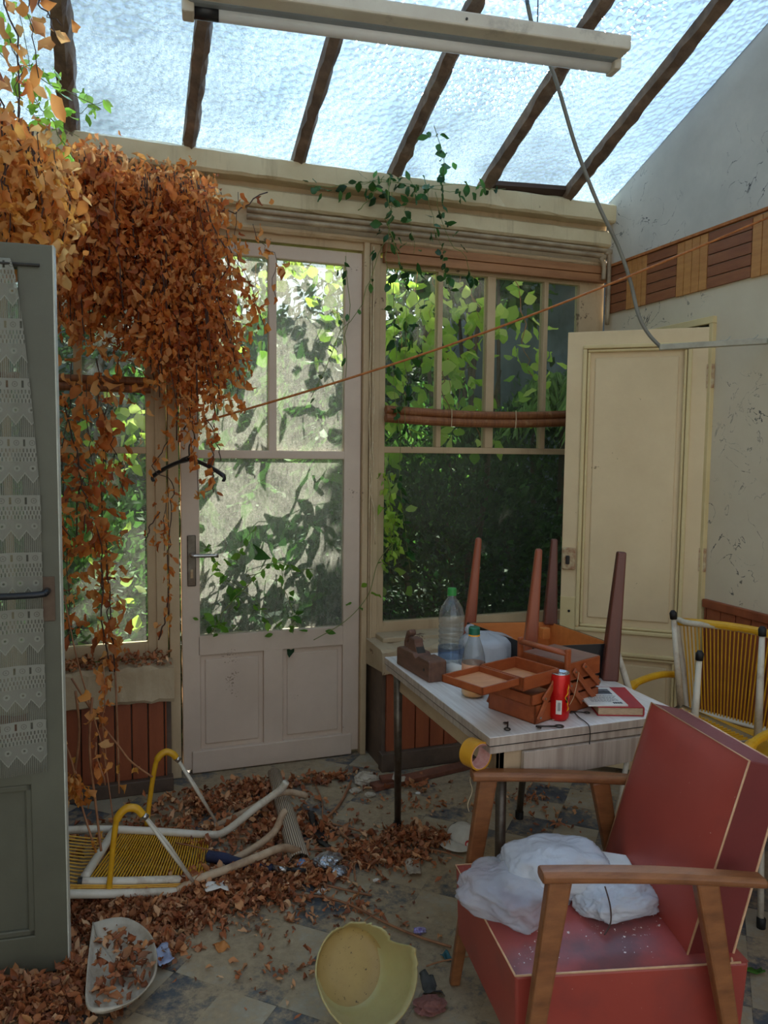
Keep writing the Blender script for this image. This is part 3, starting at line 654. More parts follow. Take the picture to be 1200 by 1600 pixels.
# ---- glass roof
def rplane(x, y, dz=0): return (x, y, roofz(y)+dz)
xs = [XL, -.6, -.145, .315, .775, 1.22, 1.675, 2.115, XR]
m_ = MB()
for a_, b_ in zip(xs[:-1], xs[1:]):
    P = [rplane(a_, 3.56, .052), rplane(b_, 3.56, .052), rplane(b_, YB, .052), rplane(a_, YB, .052), rplane(a_, 3.56, .058), rplane(b_, 3.56, .058), rplane(b_, YB, .058), rplane(a_, YB, .058)]
    m_.raw(P, [(3, 2, 1, 0), (4, 5, 6, 7), (0, 1, 5, 4), (1, 2, 6, 5), (2, 3, 7, 6), (3, 0, 4, 7)])
struct('ceiling', m_, 'roofglass')
rr = np.random.default_rng(5)
for k, x in enumerate(xs[1:-1]):
    n = 90; P = []; wd = .026 if k != 1 else .03
    for i in range(n+1):
        y = 3.50+(YB-3.50)*i/n; j = rr.normal(size=4)*.0035; g_ = rr.uniform() < .3 and .007 or 0
        P.append([(x-wd, y, roofz(y)+.052), (x-wd+j[0], y, roofz(y)+.006+j[1]), (x+wd*.3, y, roofz(y)-.012), (x+wd+j[2]-g_, y, roofz(y)+.006+j[3]), (x+wd+.012-g_, y, roofz(y)+.050)])
    m_ = MB().grid(P, n+1, 5).raw(P[0], [(0, 1, 2, 3, 4)]); struct('trim_%d' % (11+k), m_, 'rafter')
struct('trim_20', MB().raw([rplane(1.70, 3.44, .0), rplane(2.09, 3.44, .0), rplane(2.09, 3.33, .03), rplane(1.70, 3.36, .03), rplane(1.70, 3.44, .05), rplane(2.09, 3.44, .05), rplane(2.09, 3.33, .05), rplane(1.70, 3.36, .05)],
    [(3, 2, 1, 0), (4, 5, 6, 7), (0, 1, 5, 4), (1, 2, 6, 5), (2, 3, 7, 6), (3, 0, 4, 7)]), 'darkwood')

# ================================================================ FITTINGS
A0 = onZ(287, 2, 2.75); A1 = onZ(968, 95, 2.75); d = A1-A0; L_ = float(np.linalg.norm(d)); d /= L_; s_ = V(-d[1], d[0], 0)
s_ = s_ if s_[1] > 0 else -s_
lm = thing('fluorescent_lamp', 'long white fluorescent tube lamp hanging under the glass roof', 'lamp', tuple((A0+A1)/2-V(0, 0, .03)))
def fr3(t_, a_, z_): return A0+d*t_+s_*a_+V(0, 0, z_)
def fbox(m_, t0, t1, a0, a1, z0, z1):
    P = [fr3(t_, a_, z_) for z_ in (z0, z1) for t_, a_ in ((t0, a0), (t1, a0), (t1, a1), (t0, a1))]
    return m_.raw(P, [(3, 2, 1, 0), (4, 5, 6, 7), (0, 1, 5, 4), (1, 2, 6, 5), (2, 3, 7, 6), (3, 0, 4, 7)])
m_ = MB(); fbox(m_, 0, L_, -.075, -.005, .0, .045); m_.build('housing', 'lamp_body', lm, bevel=.006)
m_ = MB(); fbox(m_, .01, L_-.01, -.02, .02, -.004, .032); m_.build('ballast_channel', 'lamp_grey', lm, bevel=.01)
MB().tube([fr3(.02, .033, -.004), fr3(L_-.02, .033, -.004)], .023, 20).build('tube', 'lamp_tube', lm, smooth=True)
for t0_, t1_ in ((-.006, .03), (L_-.022, L_+.004)):
    m_ = MB(); fbox(m_, t0_, t1_, -.01, .055, -.03, .03); m_.build('end_socket', 'lamp_body', lm, bevel=.006)
MB().tube([fr3(.02, .033, -.004), fr3(.10, .033, -.004)], .0238, 20).build('tube_end', 'blackpl', lm, smooth=True)
MB().tube([fr3(L_*.60, -.076, .02), fr3(L_*.60, -.079, .02)], .004).build('screw', 'iron', lm)
for f in (.22, .78):
    q = fr3(L_*f, -.03, .045); MB().tube([q, V(q[0], q[1], roofz(q[1])+.052)], .002, 6).build('hanging_wire', 'iron', lm)
# grey cable from the roof down to the conduit
pts = [(822, -6, 2.55), (835, 50, 2.58), (866, 118, 2.6), (900, 230, 2.62), (935, 320, 2.62), (966, 385, 2.62), (985, 440, 2.62), (997, 490, 2.6), (1012, 520, 2.58), (1033, 543, 2.54)]
MB().tube(smoothpath([onY(*p) for p in pts], 6), .0075, 10).build('hanging_cable', 'grey_cable', smooth=True, label='grey electric cable hanging in a curve from the roof to the conduit', cat='cable')
c0 = onY(1030, 543, 2.54); c1 = onX(1200, 533, XR-.02); c2 = onX(1290, 525, XR-.02)
cn = thing('conduit_strip', 'pale conduit strip with broken clips across the top of the cream door', 'conduit', tuple(c0))
MB().bar(c0, c1, .03, .022).bar(c1, c2, .03, .022).build('strip', 'conduit', cn, bevel=.003)
for f in (.55, .8, 1.0):
    q = c0+(c1-c0)*f+V(0, -.01, .011)
    MB().tube(smoothpath([q, q+V(.02, 0, .002), q+V(.035, -.004, .008), q+V(.045, -.004, .02)], 4), [.005]*4+[.004]*4+[.003]*4+[.0015], 6, squash=.4).build('broken_clip', 'conduit', cn, smooth=True)
# rope
R0 = onY(300, 664, 3.2); R1 = onX(1200, 340, XR-.03); R2 = onX(1300, 305, XR-.03)
P = [R0+(R1-R0)*t_-V(0, 0, .05*math.sin(math.pi*t_)) for t_ in np.linspace(0, 1, 30)]+[R2]
MB().tube(P, .0045, 8).build('orange_rope', 'rope', smooth=True, label='thin orange rope stretched across the windows up to the right wall', cat='rope')

# bamboo blinds
def blind(name, p0, p1, sag, r, label, y):
    o = thing(name, label, 'blind', tuple((p0+p1)/2-V(0, 0, .05)))
    for k, (dz, rr_) in enumerate(((r*.85, r*.9), (-r*.75, r))):
        P = [p0+(p1-p0)*t_-V(0, 0, sag*math.sin(math.pi*t_))+V(0, 0, dz) for t_ in np.linspace(0, 1, 24)]
        MB().tube(P, rr_, 14, squash=.9).build('rolled_slats', 'bamboo', o, smooth=False)
    for t_ in (.3, .62):
        q = p0+(p1-p0)*t_-V(0, 0, sag*math.sin(math.pi*t_)); MB().tube([q+V(0, -r*1.1, r*1.8), q+V(0, -r*1.25, 0), q+V(0, -r*1.1, -r*1.8)], .002, 6).build('tie_cord', 'string', o)
    return o
blind('bamboo_blind', V(1.19, 3.37, 1.622), V(2.26, 3.37, 1.63), .018, .024, 'rolled brown bamboo blind sagging across the right window', 3.37)
blind('bamboo_blind', V(-.55, 3.375, 1.712), V(.15, 3.375, 1.712), .0, .02, 'rolled bamboo blind across the left window behind the dead vine', 3.37)
# coat hanger
hc = onY(296, 716, 3.2)
hg = thing('coat_hanger', 'black plastic coat hanger hooked on the dead vine by the garden door', 'hanger', tuple(hc))
for sx, ex, ey in ((-1, 240, 752), (1, 349, 752)):
    e1 = onY(ex, ey, 3.2-.12*sx); mid = hc*.45+e1*.55+V(0, 0, .02)
    MB().tube(smoothpath([hc, mid, e1+V(0, 0, .022), e1], 6), [.019]*3+[.014]*10+[.009]*6, 10, squash=.6).build('arm', 'blackpl', hg, smooth=True)
MB().tube(smoothpath([hc, hc+V(0, 0, .05), hc+V(.02, 0, .075), hc+V(.016, 0, .11), hc+V(-.006, 0, .132), hc+V(-.022, 0, .115)], 6), .003, 8).build('hook', 'iron', hg, smooth=True)

# ================================================================ THE TABLE AND WHAT STANDS ON IT
TZ = .70; TX0, TX1, TY0, TY1 = .925, 1.555, 1.765, 2.60
tb = thing('dining_table', 'white laminate extending table with dull metal legs in front of the right window', 'table', ((TX0+TX1)/2, (TY0+TY1)/2, 0))
MB().bb(TX0, TX1, TY0, TY1, TZ-.024, TZ-.0005).build('tabletop', 'laminate', tb, bevel=.0015)
m_ = MB()
for a_ in ((TX0-.001, TX1+.001, TY0-.0015, TY0+.001), (TX0-.001, TX1+.001, TY1-.001, TY1+.0015)): m_.bb(*a_, TZ-.023, TZ-.002)
for a_ in ((TX0-.0015, TX0+.001), (TX1-.001, TX1+.0015)): m_.bb(*a_, TY0, TY1, TZ-.023, TZ-.002)
m_.build('edge_band', 'lamedge', tb)
MB().bb(TX0, TX1, TY0, TY1, TZ-.0262, TZ-.0238).build('dark_seam', 'black', tb)
MB().bb(TX0+.003, TX1-.003, TY0+.003, TY1-.003, TZ-.047, TZ-.026).build('extension_leaf', 'lamedge', tb, bevel=.001)
MB().bb(TX0+.035, TX1-.035, TY0+.012, TY0+.03, TZ-.115, TZ-.047).bb(TX0+.035, TX1-.035, TY1-.05, TY1-.03, TZ-.115, TZ-.047).bb(TX0+.035, TX0+.05, TY0+.012, TY1-.03, TZ-.115, TZ-.047).bb(TX1-.05, TX1-.035, TY0+.012, TY1-.03, TZ-.115, TZ-.047).build('apron', 'apron', tb, bevel=.001)
pl_ = [(.10, TZ-.05), (.10, TZ-.10)]+[(.10+.045*(1-math.cos(a_)), TZ-.10-.03*math.sin(a_)) for a_ in np.linspace(0, math.pi/2, 8)]+[(.6, TZ-.115), (.62, TZ-.05)]
MB().prism(pl_, TY0-.006, TY0+.010, lambda x, y, z: (TX0+x, z, y)).build('hanging_flap', 'lamedge', tb, bevel=.002)
lt = onZ(637, 1082, TZ-.06)
for (x, y, bx, by) in ((.955, 2.54, 1.01, 2.67), (1.0, 1.84, .985, 1.80), (1.50, 1.84, 1.55, 1.79), (1.49, 2.50, 1.50, 2.60)):
    lg = MB().tube([(x, y, TZ-.05), (bx, by, .02)], [.0165, .0125], 14).build('leg', 'steel', tb, smooth=True)
    MB().tube([(bx, by, .0), (bx, by, .03)], .0165, 12).build('rubber_foot', 'rubber', lg)

# wooden jack plane
q0 = V(.933, 2.499, TZ); q1 = V(.954, 2.262, TZ); d = (q1-q0)/np.linalg.norm(q1-q0); s_ = V(-d[1], d[0], 0); s_ = s_ if s_[0] > 0 else -s_; L_ = .245
jp = thing('wooden_hand_plane', 'old dark wooden hand plane at the left rear corner of the table', 'plane', tuple(q0+d*.12+s_*.033))
def J(t_, a_, z_): return q0+d*t_+s_*a_+V(0, 0, z_)
MB().prism([(0, 0), (L_, 0), (L_, .066), (L_-.01, .07), (.165, .07), (.145, .058), (.125, .07), (.02, .068), (0, .06)], 0, .066, lambda x, y, z: J(x, z, y)).build('body', 'oldwood', jp, bevel=.004)
pf = [(.05, .066), (.055, .09), (.03, .125), (.005, .128), (.0, .115), (.016, .10), (.012, .075), (.02, .066)]
MB().prism([(-.0, .062), (.0, .085), (.02, .125), (.04, .134), (.05, .125), (.045, .112), (.033, .108), (.024, .098), (.02, .085), (.024, .066)], .020, .046, lambda x, y, z: J(x+.015, z, y)).build('handle', 'oldwood', jp, bevel=.005)
MB().prism([(.05, .06), (.065, .112), (.105, .112), (.108, .098), (.13, .06)], .016, .05, lambda x, y, z: J(x, z, y)).build('wedge', 'oldwood', jp, bevel=.004)
MB().prism([(.07, .055), (.085, .108), (.09, .108), (.15, .03)], .018, .048, lambda x, y, z: J(x+.008, z, y)).build('blade', 'iron', jp)
MB().tube([J(L_-.035, -.0015, .035), J(L_-.035, .002, .035)], .005, 10).build('peg_hole', 'black', jp)

# big water bottle
bp = onZ(*(704, 1048), TZ)
wb_ = thing('water_bottle', 'tall clear ribbed water bottle with a green cap on the table', 'bottle', tuple(bp))
R_ = .044; pr = [(.0, .004), (.034, .0), (R_, .012)]
for i in range(9): z = .025+i*.0195; pr += [(R_, z), (R_-.0035, z+.008), (R_, z+.016)]
pr += [(R_, .215), (R_-.002, .235), (.035, .262), (.022, .285), (.0135, .296), (.0125, .31), (.0125, .312)]
pr = [(r_, z_*.86) for r_, z_ in pr]
MB().lathe(pr, bp, 36).build('bottle_body', 'pet', wb_, smooth=True)
MB().lathe([(R_+.0008, .05), (R_+.0008, .085)], bp, 36).build('label_film', 'petblue', wb_, smooth=True)
MB().lathe([(0, .288), (.0135, .288), (.0155, .285), (.0155, .263), (.0135, .262)], bp, 24).build('cap', 'greencap', wb_)
# juice bottle
jb = onZ(739, 1087, TZ)
jo = thing('juice_bottle', 'squarish clear bottle with orange juice left in the bottom and a dark green cap', 'bottle', tuple(jb))
pr = [(0, .004), (.028, .0), (.036, .008), (.036, .108), (.034, .128), (.026, .158), (.018, .180), (.0145, .192), (.0145, .202)]
MB().lathe(pr, jb, 32).build('bottle_body', 'pet', jo, smooth=True)
MB().lathe([(0, .005), (.03, .003), (.0354, .01), (.0354, .034), (0, .034)], jb, 32).build('juice', 'juice', jo, smooth=True)
MB().lathe([(.0368, .068), (.0368, .105)], jb, 32).build('label', 'labelor', jo, smooth=True)
MB().lathe([(0, .216), (.015, .216), (.0175, .213), (.0175, .194), (.0155, .193)], jb, 24).build('cap', 'tealcap', jo)
MB().lathe([(.0176, .193), (.0182, .189), (.0150, .188)], jb, 24).build('neck_ring', 'juice', jo)
# bundle wrapped in a white plastic bag
wp = onZ(748, 1050, TZ)+V(.055, .05, 0)
def crumple(name, prof, c, mat, amp, seed, parent=None, seg=64, squash=(1, 1), lobes=9, **kw):
    r = np.random.default_rng(seed); ph = r.uniform(0, 6.28, (6,)); m_ = MB()
    def jag(p, i, k):
        t_ = 2*math.pi*k/seg
        f = 1+amp*(math.sin(lobes*t_+ph[0]+i*.4)+.7*math.sin((lobes*2+3)*t_+ph[1]-i*.9)+.5*math.sin(5*t_+ph[2]+i*1.3)+.35*math.sin((lobes*3+5)*t_+ph[3]+i*2.1))
        return V(p[0]*f*squash[0], p[1]*f*squash[1], p[2]+amp*.06*math.sin(7*t_+ph[4]+i))
    m_.lathe(prof, c, seg, jag=jag); return m_.build(name, mat, parent, smooth=True, **kw)
wo = thing('wrapped_bundle', 'round bundle wrapped and knotted in a white plastic bag behind the juice bottle', 'bundle', tuple(wp))
crumple('bag_wrap', [(.0, .0), (.082, .0), (.094, .012), (.098, .05), (.098, .085), (.092, .102), (.07, .112), (.04, .120), (.01, .124), (0, .125)], wp, 'film', .024, 3, wo)
crumple('knot', [(0, 0), (.014, .006), (.02, .018), (.012, .03), (0, .034)], wp+V(-.05, .03, .112), 'film', .08, 5, wo, 24)
# small white roll
rp = onZ(716, 1058, TZ)
ro = thing('paper_roll', 'small white paper roll lying between the hand plane and the juice bottle', 'roll', tuple(rp))
ax = V(.30, -.95, 0)*.0+V(.35, -.94, 0); ax /= np.linalg.norm(ax); c_ = rp+V(0, .02, .02)
MB().tube([c_-ax*.05, c_+ax*.045], .02, 20).build('roll_body', 'paper', ro, smooth=True)
MB().tube([c_+ax*.0449, c_+ax*.0458], .0145, 20).build('core', 'black', ro)

# cantilever sewing box
O = V(1.195, 1.945, TZ); wv = V(.94, .34, 0); ev = V(.34, -.94, 0)
sb = thing('sewing_box', 'orange-brown wooden cantilever sewing box standing open on the table', 'box', tuple(O))
def B3(a_, b_, z_): return O+wv*a_+ev*b_+V(0, 0, z_)
def bbx(m_, a0, a1, b0, b1, z0, z1):
    P = [B3(x, y, z) for z in (z0, z1) for x, y in ((a0, b0), (a1, b0), (a1, b1), (a0, b1))]
    return m_.raw(P, [(3, 2, 1, 0), (4, 5, 6, 7), (0, 1, 5, 4), (1, 2, 6, 5), (2, 3, 7, 6), (3, 0, 4, 7)])
def tray(name, a0, a1, b0, b1, z0, z1, wall=.006, divs=(), parent=sb, inner=True):
    m_ = MB(); bbx(m_, a0, a1, b0, b1, z0, z0+.004); bbx(m_, a0, a0+wall, b0, b1, z0, z1); bbx(m_, a1-wall, a1, b0, b1, z0, z1)
    bbx(m_, a0, a1, b0, b0+wall, z0, z1); bbx(m_, a0, a1, b1-wall, b1, z0, z1)
    for dv in divs: bbx(m_, dv-wall/2, dv+wall/2, b0, b1, z0, z1-.002)
    o = m_.build(name, 'boxwood', parent, bevel=.001)
    m_ = MB(); bbx(m_, a0+wall, a1-wall, b0+wall, b1-wall, z0+.004, z0+.0055); m_.build('tray_floor', 'boxin', o); return o
tray('base_box', -.145, .145, -.088, .088, .0, .052)
tray('middle_tray', -.162, -.01, -.086, .086, .054, .084)
tray('middle_tray', .01, .15, -.086, .086, .056, .086)
tray('upper_tray', -.200, -.065+.02, -.076, .088, .104, .142)
lid = tray('opened_lid', -.350, -.203, -.074, .080, .120, .141)
m_ = MB(); bbx(m_, .0, .152, -.086, .086, .094, .146); cb = m_.build('closed_tray', 'boxwood', sb, bevel=.002)
m_ = MB(); bbx(m_, .002, .150, -.084, .084, .146, .1475); m_.build('tray_lid', 'boxlid', cb)
for b_ in (-.088, .088):
    m_ = MB(); bbx(m_, -.018, .002, b_-.006, b_+.006, .05, .192); m_.build('handle_post', 'boxwood', sb, bevel=.004)
m_ = MB().tube([B3(-.008, -.088, .178), B3(-.008, .088, .178)], .011, 12, squash=.75); m_.build('handle_bar', 'boxwood', sb, smooth=True)
for b_ in (.094, -.094):
    for (a0, z0, a1, z1) in ((-.135, .02, -.07, .118), (-.115, .07, -.085+.03, .125), (.02, .122, .125, .02), (.065, .13, .135, .07), (.0, .085, .055, .03)):
        p, q = B3(a0, b_, z0), B3(a1, b_, z1); dd = (q-p)/np.linalg.norm(q-p)
        ar = MB().bar(p-dd*.008, q+dd*.008, .006, .017, up=tuple(np.cross(dd, ev))).build('lever_arm', 'boxwood', sb, bevel=.005)
        for e_ in (p, q): MB().tube([e_, e_+ev*(.0055 if b_ > 0 else -.0055)], .0032, 8).build('rivet', 'chrome', ar)
# bit of wire on the box
MB().tube(smoothpath([B3(.03, .10, .12), B3(.015, .105, .09), B3(-.01, .11, .05), B3(-.05, .105, .012), B3(-.085, .10, .003)], 5), .0008, 5).build('wire', 'string', sb)

# drink can
cp = onZ(873, 1123, TZ)
ca = thing('drink_can', 'slim red drink can with a barcode sticker at the table front edge', 'can', tuple(cp))
RC = .0285
MB().lathe([(0, .002), (.022, .0), (.0265, .006), (RC, .013), (RC, .124), (.0262, .132)], cp, 40).build('can_body', 'canred', ca, smooth=True)
MB().lathe([(.0262, .132), (.0268, .1355), (.0250, .1355), (.0242, .1315), (0, .131)], cp, 40).build('can_top', 'alu', ca, smooth=True)
MB().lathe([(0, .133), (.006, .1345), (.009, .133)], cp+V(0, -.006, 0), 16).build('pull_tab', 'alu', ca, smooth=True)
def can_patch(name, mat, a0, a1, z0, z1, off=.0004, n=8, par=ca):
    m_ = MB(); P = [[cp+V((RC+off)*math.cos(t_), (RC+off)*math.sin(t_), z) for z in (z0, z1)] for t_ in np.linspace(math.radians(a0), math.radians(a1), n)]
    return m_.grid(P, n, 2).build(name, mat, par)
st = can_patch('sticker', 'paper', -140, -108, .022, .062)
for k in range(9): can_patch('barcode_line', 'inkgrey', -131+k*1.9, -131+k*1.9+(.6+.6*(k % 2)), .032, .056, .0008, 2, st)
pa = []
for k in range(40):
    t_ = k/39; pa.append((-76+9*math.sin(t_*9)+4*math.sin(t_*21), .030+.075*t_))
MB().tube([cp+V((RC+.0006)*math.cos(math.radians(a_)), (RC+.0006)*math.sin(math.radians(a_)), z) for a_, z in pa], [.0008+.0022*abs(math.sin(k*.42)) for k in range(40)], 6, squash=.3).build('yellow_flourish', 'canyel', ca)
can_patch('dark_emblem', 'black', -86, -72, .055, .070, .001)
# keys
def key(loc, rz, label, tilt=0., sc=1.):
    k = thing('old_key', label, 'key', loc, 'old keys on the table')
    k_ = k.name; WL[k_] = V(0, 0, 0)
    MB().tube([V(-.03, 0, .004)+V(.011*math.cos(a_), .009*math.sin(a_), 0) for a_ in np.linspace(0, 2*math.pi, 16)[:-1]], .0024, 6, close=True).build('bow', 'iron', k, smooth=True)
    MB().tube([(-.02, 0, .004), (.035, 0, .004)], .0027, 8).build('shank', 'iron', k, smooth=True)
    MB().bb(.022, .033, 0, .012, .0025, .0055).bb(.024, .027, .01, .015, .0025, .0055).build('bit', 'iron', k)
    k.rotation_euler = (0, tilt, rz); k.scale = (sc,)*3; return k
a1_ = onZ(857, 1137, TZ+.002); key(tuple(a1_), math.radians(163), 'long old iron key lying flat in front of the red can')
a2_ = onZ(793, 1136, TZ+.002); key(tuple(a2_), math.radians(60), 'short old iron key lying near the front left corner of the sewing box', sc=.85)
a3_ = onZ(905, 1114, TZ+.002); key(tuple(a3_), math.radians(150), 'dark old key on a black string between the can and the book', sc=.72)
q = onZ(895, 1108, TZ+.003)
MB().tube(smoothpath([q+V(-.01, .035, .07), q+V(0, .01, .03), q, onZ(904, 1120, TZ+.003), onZ(915, 1128, TZ+.003), onZ(921, 1136, TZ+.003), V(*onY(922, 1150, TY0-.004)), V(*onY(921, 1163, TY0-.006))], 5), .0014, 6).build('black_string', 'black', smooth=True,
    label='thin black string running over the front edge of the table', cat='string')
# red book with paper on top
K0 = onZ(935, 1118, TZ); ku = V(.975, -.22, 0)*.0+(onZ(1002, 1119, TZ)-K0); ku /= np.linalg.norm(ku); kv = V(-ku[1], ku[0], 0)
bk = thing('red_book', 'red cloth-bound hardback book near the right corner of the table', 'book', tuple(K0))
def K3(a_, b_, z_): return K0+ku*a_+kv*b_+V(0, 0, z_)
def kbx(m_, a0, a1, b0, b1, z0, z1):
    P = [K3(x, y, z) for z in (z0, z1) for x, y in ((a0, b0), (a1, b0), (a1, b1), (a0, b1))]
    return m_.raw(P, [(3, 2, 1, 0), (4, 5, 6, 7), (0, 1, 5, 4), (1, 2, 6, 5), (2, 3, 7, 6), (3, 0, 4, 7)])
m_ = MB(); kbx(m_, -.003, .130, -.003, .185, 0, .003); kbx(m_, -.003, .130, -.003, .185, .024, .027); kbx(m_, .127, .131, -.003, .185, .003, .024); m_.build('cover', 'bookred', bk, bevel=.0008)
m_ = MB(); kbx(m_, 0, .127, 0, .18, .003, .024); m_.build('page_block', 'pages', bk)
lf = thing('printed_booklet', 'white printed booklet with a dark picture lying on the red book', 'booklet', tuple(K3(.03, .1, .027)))
f_ = math.radians(3); 
def L3(a_, b_, z_): return K3(-.030+a_*.92*math.cos(f_)-b_*math.sin(f_), -.003+a_*.92*math.sin(f_)+b_*math.cos(f_), .0272+z_)
def lbx(m_, a0, a1, b0, b1, z0, z1):
    P = [L3(x, y, z) for z in (z0, z1) for x, y in ((a0, b0), (a1, b0), (a1, b1), (a0, b1))]
    return m_.raw(P, [(3, 2, 1, 0), (4, 5, 6, 7), (0, 1, 5, 4), (1, 2, 6, 5), (2, 3, 7, 6), (3, 0, 4, 7)])
m_ = MB(); lbx(m_, 0, .125, 0, .165, 0, .004); m_.build('cover', 'paper', lf)
m_ = MB(); lbx(m_, .02, .112, .098, .148, .004, .0044); m_.build('picture', 'inkgrey', lf)
m_ = MB(); lbx(m_, .022, .110, .112, .124, .0044, .0047); m_.build('picture_band', 'ink', lf)
rr = np.random.default_rng(3)
for k, b_ in enumerate(np.linspace(.086, .03, 8)):
    m_ = MB(); x = .02
    while x < .105-(k == 7)*.03: w_ = rr.uniform(.004, .012); lbx(m_, x, x+w_, b_, b_+.0022, .004, .0044); x += w_+.002
    m_.build('text_line', 'inkgrey', lf)
m_ = MB()
for k in range(12): lbx(m_, .085+k*.0025, .085+k*.0025+.0012*(1+(k % 3 == 0)), .012, .026, .004, .0045)
m_.build('barcode', 'ink', lf)
# roll of brown tape hanging at the table edge
tc = onY(743, 1178, 1.80)
tp = thing('tape_roll', 'roll of shiny brown packing tape hanging by its tail from the table corner', 'tape', tuple(tc))
axd = -CF*.80+CR*.58-CU*.05; axd /= np.linalg.norm(axd); mz = Vector(axd).to_track_quat('Z', 'Y').to_matrix()
MB().lathe([(.0385, -.022), (.0385, .022), (.034, .022), (.034, -.022), (.0385, -.022)], tc, 40, mz).build('tape_band', 'tapey', tp, smooth=False)
MB().lathe([(.0338, -.022), (.0338, .022), (.032, .022), (.032, -.022), (.0338, -.022)], tc, 40, mz).build('core', 'tapein', tp)
MB().tube(smoothpath([tc+V(.02, .0, -.03), onY(735, 1215, 1.80), onY(738, 1235, 1.80), onY(731, 1256, 1.80), onY(733, 1268, 1.80)], 5), .001, 5).build('loose_thread', 'string', tp)
MB().tube([tc+V(.0, 0, .036), V(TX0+.0, TY0+.02, TZ-.02)], .0008, 5).build('tail', 'tapey', tp)

# small table upside down on the big one
ut = thing('upturned_side_table', 'small side table turned upside down with tapered red-brown legs, on the white table', 'table', (1.42, 2.34, .70))
c00 = V(1.29, 2.17, 0); c10 = V(1.57, 2.13, 0); c11 = V(1.545, 2.49, 0); c01 = V(1.235, 2.56, 0)
Q = [c00, c10, c11, c01]; cen = sum(Q)/4
m_ = MB(); zb = .715; zr = .815
m_.raw([q+V(0, 0, z) for z in (zb-.012, zb) for q in Q], [(3, 2, 1, 0), (4, 5, 6, 7), (0, 1, 5, 4), (1, 2, 6, 5), (2, 3, 7, 6), (3, 0, 4, 7)])
m_.build('top_panel', 'honeywood', ut)
for i in range(4):
    p, q = Q[i], Q[(i+1) % 4]; ip = p+(cen-p)*.05; iq = q+(cen-q)*.05
    pm = p+(cen-p)*.02; qm = q+(cen-q)*.02
    m_ = MB(); m_.raw([pm+V(0, 0, zb), qm+V(0, 0, zb), iq+V(0, 0, zb), ip+V(0, 0, zb), pm+V(0, 0, zr), qm+V(0, 0, zr), iq+V(0, 0, zr), ip+V(0, 0, zr)], [(3, 2, 1, 0), (4, 5, 6, 7), (0, 1, 5, 4), (1, 2, 6, 5), (2, 3, 7, 6), (3, 0, 4, 7)])
    rl = m_.build('side_rail', 'honeywood', ut)
    m_ = MB(); m_.raw([p+V(0, 0, zb-.012), q+V(0, 0, zb-.012), qm+V(0, 0, zb-.012), pm+V(0, 0, zb-.012), p+V(0, 0, zr+.001), q+V(0, 0, zr+.001), qm+V(0, 0, zr+.001), pm+V(0, 0, zr+.001)], [(3, 2, 1, 0), (4, 5, 6, 7), (0, 1, 5, 4), (1, 2, 6, 5), (2, 3, 7, 6), (3, 0, 4, 7)])
    m_.build('outer_facing', 'black', rl)
for (bx, by, tx, ty, Y, zb_, mt) in ((734, 978, 748, 840, c01[1]+.02, .72, 'redwood'), (829, 1002, 842, 857, c00[1]+.03, .72, 'redwood'), (859, 975, 866, 842, c11[1]-.01, .74, 'redwood_dark'), (951, 1062, 971, 862, c10[1]-.01, .66, 'redwood_dark')):
    p = onY(bx, by, Y); q = onY(tx, ty, Y)
    if bx < 840: p = p+(q-p)*(-.25)
    w0 = .050 if bx < 940 else .054
    MB().bar(p, q, w0, w0, .023 if bx < 940 else .029, .023 if bx < 940 else .029, up=(.4, 1, 0)).build('leg', mt, ut, bevel=.006 if bx > 855 else .009, bseg=3)
q = onY(851, 985, 2.44); MB().box(q+V(0, 0, -.01), (.03, .03, .04)).build('corner_block', 'honeywood', ut, bevel=.002)

# ================================================================ RED ARMCHAIR
A_ = V(.775, 1.342, 0); ab = V(.982, -.191, 0); av = V(.191, .982, 0)
def C3(b_, v_, z_): return A_+ab*b_+av*v_+V(0, 0, z_)
ac = thing('armchair', 'red vinyl armchair with cream piping and wooden arms in the foreground', 'armchair', tuple(C3(.25, .22, 0)))
def hexa(m_, P): return m_.raw(P, [(3, 2, 1, 0), (4, 5, 6, 7), (0, 1, 5, 4), (1, 2, 6, 5), (2, 3, 7, 6), (3, 0, 4, 7)])
ZS = .36
FL, FR, BR, BL = V(.837, 1.775, 0), V(.775, 1.342, 0), V(1.16, 1.245, 0)+ab*.12, C3(.40, .43, 0)+ab*.12
def ins(p, k): c_ = (FL+FR+BR+BL)/4; return p+(c_-p)*k
m_ = MB(); bot = [ins(p, .03) for p in (FR, BR, BL, FL)]
hexa(m_, [p+V(0, 0, ZS-.19) for p in bot]+[p+V(0, 0, ZS-.002) for p in (FR, BR, BL, FL)])
seat = m_.build('seat_base', 'vinyl', ac, bevel=.006)
n = 24; P = []
for i in range(n+1):
    row = []
    for j in range(n+1):
        a_, b_ = i/n, j/n; p = (FR*(1-a_)+BR*a_)*(1-b_)+(FL*(1-a_)+BL*a_)*b_
        hgt = .035*(math.sin(math.pi*min(1, max(0, a_)))**.5)*(math.sin(math.pi*b_)**.5)
        row.append(p+V(0, 0, ZS-.001+hgt))
    P.append(row)
MB().grid(P, n+1, n+1).build('seat_cushion', 'vinylseat', ac, smooth=True)
MB().tube([FR+V(0, 0, ZS), BR-ab*.02+V(0, 0, ZS)], .0024, 8).tube([FR+V(0, 0, ZS), FL+V(0, 0, ZS), BL+V(0, 0, ZS)], .0024, 8).build('seat_piping', 'piping', ac, smooth=True)
